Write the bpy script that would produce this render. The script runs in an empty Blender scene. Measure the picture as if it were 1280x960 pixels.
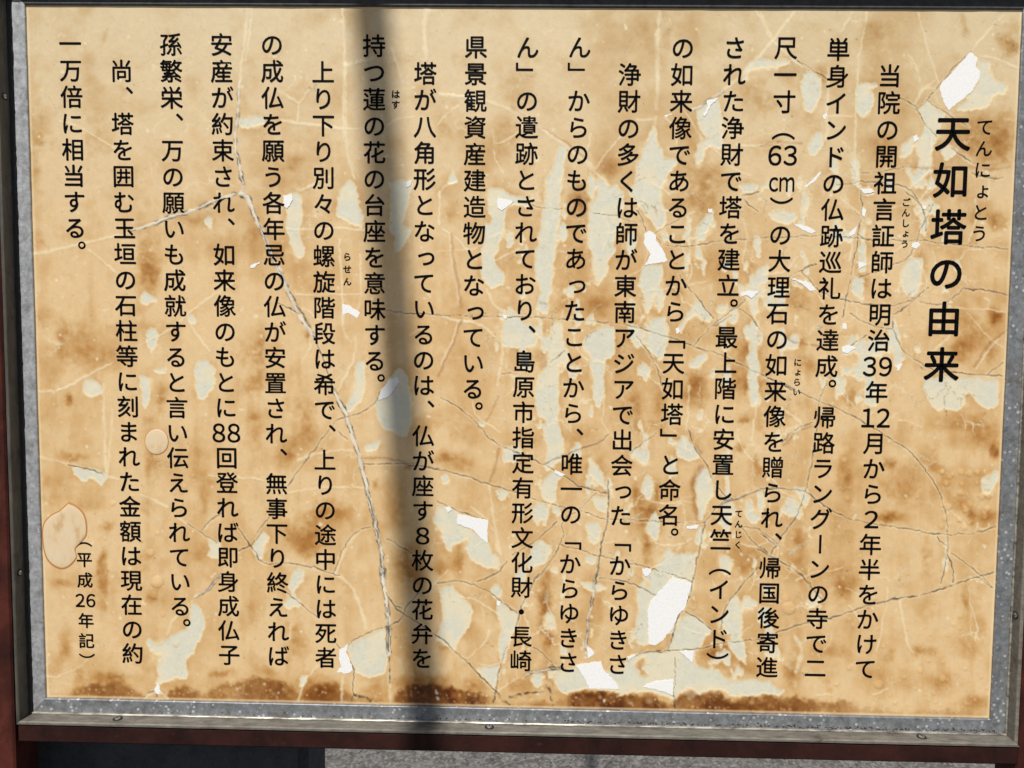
import bpy, math, random
import numpy as np
from mathutils import Matrix, Vector

# ------------------------------------------------------------------ camera
sc = bpy.context.scene
COL = sc.collection
R_CAM = np.array([[0.99975049, -0.01219544, 0.0187142],
                  [0.01941585, 0.06021052, -0.99799685],
                  [0.01104422, 0.9981112, 0.06043228]])
CAM = np.array([0.01418599, -0.95098615, 0.03666261])
cd = bpy.data.cameras.new('camera')
cam = bpy.data.objects.new('camera', cd)
COL.objects.link(cam)
cam.matrix_world = Matrix([[*R_CAM[0], CAM[0]], [*R_CAM[1], CAM[1]], [*R_CAM[2], CAM[2]], [0, 0, 0, 1]])
cd.sensor_width = 36.0
cd.lens = 960.0 / 1280.0 * 36.0
cd.clip_start = 0.01
cd.clip_end = 400
sc.camera = cam

# ------------------------------------------------------------------ light
SUN_DIR = Vector((-0.21, -1.0, 1.13)).normalized()          # towards the sun
elev = math.asin(SUN_DIR.z)
azim = math.atan2(SUN_DIR.x, SUN_DIR.y)
w = bpy.data.worlds.new('World')
sc.world = w
w.use_nodes = True
nt = w.node_tree
sky = nt.nodes.new('ShaderNodeTexSky')
sky.sky_type = 'NISHITA'
sky.sun_disc = False
sky.sun_elevation = elev
sky.sun_rotation = azim
nt.nodes['Background'].inputs['Strength'].default_value = 0.055
nt.links.new(sky.outputs[0], nt.nodes['Background'].inputs['Color'])
sd = bpy.data.lights.new('sun', 'SUN')
sd.energy = 4.5
sd.angle = math.radians(0.53)
sd.color = (1.0, 0.955, 0.89)
so = bpy.data.objects.new('sun', sd)
COL.objects.link(so)
so.rotation_euler = (-SUN_DIR).to_track_quat('-Z', 'Y').to_euler()
sc.view_settings.view_transform = 'Standard'
sc.view_settings.look = 'None'
sc.view_settings.exposure = 0.0
sc.view_settings.gamma = 1.0
sc.view_settings.use_curve_mapping = False
sc.cycles.use_denoising = True

# ------------------------------------------------------------------ helpers
rng = np.random.default_rng(26)
random.seed(26)


def lin(c):
    c = np.asarray(c, float) / 255.0
    return np.where(c <= 0.04045, c / 12.92, ((c + 0.055) / 1.055) ** 2.4)


def unproj(px, py, y=0.0):
    """photo pixel (1280x960) -> (x, z) on the plane Y = y"""
    px = np.asarray(px, float)
    py = np.asarray(py, float)
    dx = (px - 640) / 960.0
    dy = -(py - 480) / 960.0
    d = [R_CAM[i, 0] * dx + R_CAM[i, 1] * dy - R_CAM[i, 2] for i in range(3)]
    t = (y - CAM[1]) / d[1]
    return CAM[0] + t * d[0], CAM[2] + t * d[2]


def project(x, y, z):
    v = np.array([x - CAM[0], y - CAM[1], z - CAM[2]])
    c = [R_CAM[0, i] * v[0] + R_CAM[1, i] * v[1] + R_CAM[2, i] * v[2] for i in range(3)]
    return 640 + 960 * c[0] / -c[2], 480 - 960 * c[1] / -c[2]


def link(o, parent=None, **kw):
    COL.objects.link(o)
    if parent is not None:
        o.parent = parent
    for k, v in kw.items():
        o[k] = v
    return o


def mesh_obj(name, verts, faces, mat, parent=None, smooth=False, **kw):
    me = bpy.data.meshes.new(name)
    me.from_pydata([tuple(map(float, v)) for v in verts], [], faces)
    if smooth:
        me.shade_smooth()
    me.materials.append(mat)
    me.update()
    return link(bpy.data.objects.new(name, me), parent, **kw)


def np_mesh(name, co, quads, mat, smooth=True):
    me = bpy.data.meshes.new(name)
    n = len(quads)
    k = quads.shape[1]
    me.vertices.add(len(co))
    me.vertices.foreach_set('co', np.ascontiguousarray(co, dtype=np.float32).ravel())
    me.loops.add(n * k)
    me.loops.foreach_set('vertex_index', np.ascontiguousarray(quads, dtype=np.int32).ravel())
    me.polygons.add(n)
    me.polygons.foreach_set('loop_start', np.arange(0, n * k, k, dtype=np.int32))
    me.materials.append(mat)
    me.update(calc_edges=True)
    if smooth:
        me.shade_smooth()
    return me


def fbm(h, wd, cell, octaves=4, seed=0, gain=0.5, aspect=1.0):
    """smooth value noise on an h x wd raster, about -1..1"""
    r = np.random.default_rng(seed)
    out = np.zeros((h, wd), np.float32)
    amp, tot = 1.0, 0.0
    for _ in range(octaves):
        cy, cx = max(cell * aspect, 1.0), max(cell, 1.0)
        gh, gw = int(h / cy) + 3, int(wd / cx) + 3
        g = r.uniform(-1, 1, (gh, gw)).astype(np.float32)
        ys = np.arange(h) / cy + r.uniform(0, 1)
        xs = np.arange(wd) / cx + r.uniform(0, 1)
        yi, xi = ys.astype(int), xs.astype(int)
        fy, fx = ys - yi, xs - xi
        fy = (fy * fy * (3 - 2 * fy)).astype(np.float32)[:, None]
        fx = (fx * fx * (3 - 2 * fx)).astype(np.float32)[None, :]
        yi1, xi1 = np.minimum(yi + 1, gh - 1), np.minimum(xi + 1, gw - 1)
        a, b = g[yi][:, xi], g[yi][:, xi1]
        c, d = g[yi1][:, xi], g[yi1][:, xi1]
        out += amp * ((a * (1 - fx) + b * fx) * (1 - fy) + (c * (1 - fx) + d * fx) * fy)
        tot += amp
        amp *= gain
        cell /= 2.0
    return out / tot * 1.6


def blur(a, r):
    """three box blurs, radius r pixels"""
    r = int(max(1, r))
    for _ in range(3):
        for ax in (0, 1):
            p = np.concatenate([np.repeat(np.take(a, [0], ax), r + 1, ax), a, np.repeat(np.take(a, [-1], ax), r, ax)], ax)
            c = np.cumsum(p, axis=ax, dtype=np.float64)
            n = a.shape[ax]
            a = ((np.take(c, np.arange(2 * r + 1, 2 * r + 1 + n), ax) - np.take(c, np.arange(0, n), ax)) / (2 * r + 1)).astype(np.float32)
    return a


def node_mat(name, rough=0.6, metallic=0.0):
    m = bpy.data.materials.new(name)
    m.use_nodes = True
    n = m.node_tree.nodes
    b = n['Principled BSDF']
    b.inputs['Roughness'].default_value = rough
    b.inputs['Metallic'].default_value = metallic
    return m, m.node_tree, b


def noise_node(t, scale, detail=6, rough=0.6, stretch=(1, 1, 1), dist=0.0):
    tc = t.nodes.new('ShaderNodeTexCoord')
    mp = t.nodes.new('ShaderNodeMapping')
    mp.inputs['Scale'].default_value = stretch
    nz = t.nodes.new('ShaderNodeTexNoise')
    nz.inputs['Scale'].default_value = scale
    nz.inputs['Detail'].default_value = detail
    nz.inputs['Roughness'].default_value = rough
    nz.inputs['Distortion'].default_value = dist
    t.links.new(tc.outputs['Object'], mp.inputs[0])
    t.links.new(mp.outputs[0], nz.inputs['Vector'])
    return nz


def ramp(t, fac, stops):
    r = t.nodes.new('ShaderNodeValToRGB')
    e = r.color_ramp.elements
    while len(e) < len(stops):
        e.new(0.5)
    for i, (p, c) in enumerate(stops):
        e[i].position = p
        e[i].color = (*c, 1)
    t.links.new(fac, r.inputs[0])
    return r.outputs[0]


def mixc(t, fac, a, b, mode='MIX'):
    m = t.nodes.new('ShaderNodeMix')
    m.data_type = 'RGBA'
    m.blend_type = mode
    for s, v in ((m.inputs[0], fac), (m.inputs[6], a), (m.inputs[7], b)):
        if isinstance(v, (int, float)):
            s.default_value = v
        elif isinstance(v, tuple):
            s.default_value = (*v, 1)
        else:
            t.links.new(v, s)
    return m.outputs[2]


def bump(t, b, h, strength, dist):
    n = t.nodes.new('ShaderNodeBump')
    n.inputs['Strength'].default_value = strength
    n.inputs['Distance'].default_value = dist
    t.links.new(h, n.inputs['Height'])
    t.links.new(n.outputs[0], b.inputs['Normal'])
# ------------------------------------------------------------------ survey of the board's wear
# traced marks: A..D = columns, 1..4 = rows of a 4x4 survey grid; local units are 1/3.84 photo px
OX = dict(A=0, B=320, C=640, D=950)
OY = {'1': 0, '2': 240, '3': 480, '4': 710}


def P(cell, s):
    v = [float(q) for q in s.replace(',', ' ').split()]
    a = np.array(v).reshape(-1, 2) / 3.84
    return a + np.array([OX[cell[0]], OY[cell[1]]])


PALE = [  # grey-green undercoat showing where the cream film has gone
 ('A1', '1150,575 1200,555 1267,560 1267,590 1200,605 1160,620'),
 ('B1', '-15,560 30,565 25,585 -15,585'),
 ('B1', '410,890 450,860 475,880 490,960 498,1010 515,1050 505,1085 440,1062 385,1040 395,960'),
 ('B1', '645,880 690,865 750,870 724,960 722,1010 690,1110 680,1160 650,1100 652,960'),
 ('B1', '930,850 945,825 965,870 940,885 915,880'),
 ('B1', '1120,900 1190,920 1270,945 1330,985 1310,995 1220,970 1110,965'),
 ('B2', '140,20 205,0 215,100 205,190 235,290 225,320 195,310 170,240 145,180 155,100'),
 ('B2', '1105,10 1150,20 1200,60 1190,180 1165,260 1145,340 1190,400 1185,440 1140,460 1120,470 1085,400 1085,330 1095,230 1100,150 1130,160 1140,130 1115,100'),
 ('B2', '685,190 745,165 735,215 700,260 670,300 665,260'),
 ('B2', '480,815 520,820 525,900 510,1000 440,1060 430,1030 470,960 475,880'),
 ('B2', '1190,610 1230,612 1280,620 1310,650 1345,700 1345,738 1280,752 1220,745 1185,735 1175,690'),
 ('B2', '620,960 640,900 680,850 720,870 740,960 745,1040 735,1120 715,1180 690,1175 650,1140 600,1130 570,1020'),
 ('C1', '220,690 250,700 262,720 245,800 240,870 232,960 230,1010 215,1100 210,1200 195,1260 190,1370 170,1430 175,1510 135,1520 125,1440 140,1390 115,1320 120,1210 135,1120 150,1020 165,960 170,880 200,800'),
 ('C1', '685,590 695,690 725,750 775,780 740,830 710,880 712,960 735,1020 740,1080 700,1110 650,1030 610,990 585,960 590,880 600,800 630,720 660,640'),
 ('C1', '415,850 450,880 470,900 500,880 530,930 535,970 520,1050 480,1170 500,1200 460,1250 460,1300 440,1340 400,1390 405,1340 380,1250 400,1220 360,1170 375,1090 380,980 410,950'),
 ('C1', '880,530 920,500 985,480 1000,520 1010,580 1010,640 1000,720 960,700 930,720 920,770 880,790 890,700 930,660 905,620 900,570'),
 ('C1', '1100,360 1130,310 1190,280 1230,290 1267,300 1267,340 1240,320 1180,325 1140,340 1110,400'),
 ('C1', '1090,890 1140,880 1190,890 1170,920 1110,930'),
 ('C1', '680,790 760,750 800,780 740,840 720,900 700,880'),
 ('C2', '635,350 725,345 715,430 690,480 680,530 650,590 630,530 635,500 610,450 615,400'),
 ('C2', '670,610 730,600 750,640 755,700 730,780 700,790 660,760 650,700 660,650'),
 ('C2', '340,700 380,670 440,650 490,650 495,780 450,800 440,870 445,960 430,990 415,1030 395,980 395,900 370,840 380,790 345,750'),
 ('C2', '190,620 240,620 240,760 225,870 220,960 230,1040 210,1090 225,1130 245,1190 235,1270 200,1310 165,1345 160,1310 175,1220 150,1130 180,1090 130,1080 115,1020 120,960 125,880 180,800 195,740 185,680'),
 ('C2', '840,110 860,130 855,200 850,290 845,400 835,420 828,330 842,250 834,180'),
 ('C2', '940,100 960,95 965,130 935,180 925,240 890,230 890,170 915,130'),
 ('C2', '870,530 900,530 950,590 960,630 920,620 880,590 840,620 800,680 790,660 840,600'),
 ('C2', '1165,240 1180,190 1192,240 1190,330 1172,300'),
 ('C2', '1150,420 1200,360 1230,350 1225,430 1150,450 1110,470'),
 ('C2', '1180,640 1200,690 1200,740 1175,720'),
 ('C2', '860,810 900,780 950,770 930,800 880,850 850,840'),
 ('C2', '980,560 1035,540 1030,580 990,580'),
 ('C2', '560,630 620,650 640,720 600,740 560,700'),
 ('D1', '215,340 260,350 290,400 285,470 250,540 215,520 205,450'),
 ('D1', '1040,285 1100,300 1120,380 1180,410 1170,450 1120,450 1100,510 1050,520 1000,535 935,525 1000,480 1040,400 1055,350'),
 ('D1', '465,395 560,400 560,420 500,430 545,460 540,520 500,560 470,540 465,450'),
 ('D1', '765,530 800,480 870,540 900,555 870,570 850,650 820,730 830,800 790,840 740,900 720,870 760,800 780,760 750,720 770,660 800,620 790,580'),
 ('D1', '230,700 290,630 300,700 270,740 230,740'),
 ('D1', '690,700 740,650 750,680 720,740 670,770'),
 ('D1', '480,905 540,905 550,925 500,930'),
 ('D1', '870,700 960,720 930,750 890,770'),
 ('D1', '440,760 475,780 480,900 450,900'),
 ('D1', '700,790 725,800 745,860 730,880'),
 ('D1', '5,285 60,300 110,290 150,300 90,320 20,325'),
 ('D2', '60,90 160,95 175,130 120,160 60,140'),
 ('D2', '210,0 240,20 215,120 205,200 190,150'),
 ('D2', '0,370 40,380 20,420 0,430'),
 ('D2', '400,740 465,735 440,775 405,780'),
 ('D2', '715,320 760,370 770,440 740,490 710,500 680,460 670,400 690,350'),
 ('D2', '455,400 500,420 490,520 440,480'),
 ('D2', '640,600 660,620 670,740 690,800 650,850 640,700'),
 ('D2', '440,690 480,710 430,770 380,800'),
 ('D2', '150,430 190,440 220,470 160,450'),
 ('D2', '770,100 790,100 800,160 790,230 770,200'),
 ('D2', '790,900 850,890 950,895 1140,900 1145,1030 1085,1040 1040,1010 1030,975 975,965 985,1010 950,1050 900,1035 850,1060 820,1020 790,960'),
 ('D3', '1065,460 1140,400 1140,470 1080,540 1065,510'),
 ('D3', '150,490 220,500 240,550 220,600 190,550'),
 ('D3', '895,720 905,760 903,830 895,930 883,930'),
 ('D4', '-10,540 40,545 90,585 120,590 100,605 -10,600'),
 ('D4', '990,45 1040,50 1100,100 1060,82'),
 ('C3', '790,310 820,240 880,310 905,345 860,365 800,355'),
 ('C3', '890,420 930,400 960,450 960,540 920,600 920,660 900,650 885,550'),
 ('C3', '585,330 620,310 665,330 655,370 640,395 600,370'),
 ('C3', '640,440 670,440 670,530 650,560 620,520'),
 ('C3', '385,540 420,530 460,550 450,620 400,600'),
 ('C3', '190,420 250,440 210,460 215,560 180,570 150,540 130,490 170,450'),
 ('C3', '350,670 400,660 430,700 400,780 370,740'),
 ('C3', '130,750 190,790 150,860 80,890 90,800'),
 ('C3', '170,875 225,890 235,915 190,900'),
 ('C3', '745,795 790,815 885,815 870,960 780,930 690,900 720,850'),
 ('C3', '640,890 690,900 760,940 870,960 860,1000 800,1010 720,1000 690,1050 650,1060 600,1000 630,950'),
 ('C3', '900,680 920,700 900,780 880,760'),
 ('C3', '340,820 400,830 390,870 360,850'),
 ('C3', '690,600 710,700 690,760 640,700'),
 ('C4', '600,100 680,110 690,140 660,190 650,360 600,370 595,300 610,200'),
 ('C4', '305,60 440,85 470,90 430,110 380,110'),
 ('C4', '835,215 900,250 960,295 930,330 910,380 750,395 770,330 800,270'),
 ('C4', '1060,140 1080,130 1100,220 1100,330 1130,460 1090,440 1060,400 1030,360 1060,340 1005,270 1015,220'),
 ('C4', '560,430 620,405 760,395 880,400 870,450 900,480 1000,500 1040,540 1100,550 1150,530 1200,550 1267,560 1267,605 1160,605 1060,620 1010,585 960,580 900,600 860,575 800,600 770,620 700,600 640,590 560,600 500,590 440,585 380,580 300,585 250,600 210,540 215,500 300,480 430,500 540,500 550,470'),
 ('C4', '80,530 150,500 145,560 110,570'),
 ('C4', '-5,200 30,230 10,290 -5,280'),
 ('B4', '885,100 940,90 1000,150 1035,190 1035,230 1010,310 980,330 960,395 880,350 870,330 900,230'),
 ('B4', '1160,160 1255,220 1250,260 1210,400 1185,460 1170,400 1180,280 1155,220'),
 ('B4', '1060,480 1170,470 1150,580 1110,540 1080,510'),
 ('B4', '440,370 620,290 630,400 620,510 540,520 475,500 455,420'),
 ('B4', '190,10 240,0 210,60 180,120 210,180 150,205 130,180 170,130 160,80'),
 ('B4', '215,530 250,515 240,560 205,585'),
 ('B3', '580,100 620,30 690,0 720,0 700,130 720,180 710,250 660,230 600,210'),
 ('B3', '850,640 880,590 960,600 970,670 1060,720 1110,760 1120,800 1160,830 1170,870 1090,880 1040,850 1010,790 950,760 930,810 900,720'),
 ('B3', '540,290 590,270 590,320 510,330'),
 ('B3', '0,750 40,710 60,740 30,800 0,770'),
 ('B3', '1150,510 1210,520 1190,560 1160,560'),
 ('B3', '1070,190 1100,180 1100,220'),
 ('B3', '885,440 920,430 930,480 900,480'),
 ('A2', '680,490 700,475 760,525 725,525 705,550 680,540'),
 ('A2', '700,660 725,650 765,685 735,770 705,730'),
 ('A2', '900,580 930,590 930,630 905,620'),
 ('A2', '675,880 720,890 718,960 710,1055 690,1020 680,960'),
 ('A2', '935,815 1000,805 1035,850 1020,930 990,985 950,990 940,930'),
 ('A2', '410,905 480,920 495,970 440,985 405,960'),
 ('A2', '970,130 1010,120 1020,180 990,160'),
 ('A2', '740,850 800,850 790,865 745,862'),
 ('A3', '345,395 460,410 520,440 490,480 440,450 400,470 350,430'),
 ('A3', '1005,740 1060,770 1050,840 1010,830'),
 ('A3', '1210,790 1267,720 1267,840 1230,830'),
 ('A4', '930,160 970,200 985,280 960,330 920,400 890,440 900,530 870,530 850,510 820,540 790,555 755,550 755,480 770,410 740,400 700,365 710,345 760,370 830,320 890,300 920,230'),
]
FILM_ISLES = [  # cream film left standing inside the pale patches
 ('C4', '600,440 645,410 640,480 655,525 605,520 610,490 575,480'),
 ('C4', '640,380 720,350 780,250 800,210 812,225 770,320 740,385'),
 ('C4', '640,40 665,60 660,100 640,100'),
 ('B3', '960,780 1005,740 1020,760 990,850 960,830'),
 ('C1', '690,560 740,600 760,660 720,740 700,700'),
 ('C4', '905,370 980,345 1040,400 1055,460 1000,480 950,480 885,450'),
 ('C4', '420,1 425,1 425,2'),
]
BARE = [  # board showing pure white, crisp-edged
 ('B1', '130,940 172,928 176,960 150,1000 133,985'),
 ('B2', '1160,30 1190,35 1237,45 1180,90 1160,75'),
 ('B2', '415,535 450,545 500,580 485,605 445,580 415,590'),
 ('B1', '722,875 748,865 742,890 722,898'),
 ('B3', '585,80 600,30 640,-20 680,-35 690,-10 665,20 640,60'),
 ('B3', '968,625 1113,652 1110,765 1075,735 1045,700 965,670'),
 ('B3', '905,592 925,588 942,602 922,616'),
 ('B4', '400,395 440,365 432,405 450,440 465,490 440,505 388,500 410,470 400,440'),
 ('B4', '1155,155 1175,160 1168,185 1155,175'),
 ('C2', '635,200 660,185 690,205 690,230 720,270 747,328 735,335 640,352 665,300 632,245'),
 ('C2', '1100,485 1130,475 1185,478 1150,510 1125,495 1100,500'),
 ('C2', '785,655 800,650 805,670 790,682'),
 ('C2', '940,80 962,80 962,100 942,98'),
 ('D1', '1010,250 1045,280 1035,320 1057,345 1045,390 1015,440 940,500 905,530 880,490 862,430 870,400 940,330'),
 ('D1', '735,655 755,645 760,670 740,685'),
 ('D1', '300,555 320,540 325,570 308,572'),
 ('D1', '480,910 530,905 550,922 500,930'),
 ('D1', '212,895 250,865 288,822 292,832 262,870 220,900'),
 ('D2', '155,150 230,165 270,190 250,200 210,185'),
 ('D2', '140,410 200,425 240,435 270,470 240,475 200,440'),
 ('D2', '490,70 510,90 500,120 487,110'),
 ('D2', '430,195 465,165 455,200 430,215'),
 ('D2', '470,335 515,345 475,370'),
 ('D2', '395,630 415,632 416,657 396,655'),
 ('D2', '730,245 755,240 768,255 750,272 728,265'),
 ('D2', '775,62 800,65 798,82 780,80'),
 ('D2', '660,832 685,822 668,855 656,858'),
 ('D2', '390,745 430,735 460,748 420,775 398,770'),
 ('C3', '625,885 670,885 668,905 640,925 628,910'),
 ('C3', '205,412 255,435 238,444 205,428'),
 ('C3', '838,682 898,676 888,694 836,694'),
 ('C4', '770,40 800,55 862,72 850,120 830,190 800,220 770,290 720,350 690,370 655,365 652,200 665,160 705,115 740,80'),
 ('C4', '305,465 425,445 440,490 500,550 515,582 370,578 355,540 330,500'),
 ('C4', '630,570 680,545 775,535 772,612 720,590'),
 ('C4', '362,372 395,405 390,418 363,433'),
 ('C4', '802,400 872,395 865,455 830,420'),
 ('C4', '550,425 600,412 560,442'),
 ('C1', '935,482 990,472 960,500 925,560 918,552 940,510'),
 ('A2', '1205,350 1250,335 1225,362 1200,365'),
 ('A4', '740,585 755,552 765,562 772,600 758,606 748,600'),
 ('C1', '730,555 770,545 740,565'),
 ('B2', '1185,592 1205,592 1196,620'),
 ('A3', '-9,-9 -8,-9 -8,-8'),
]
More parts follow.
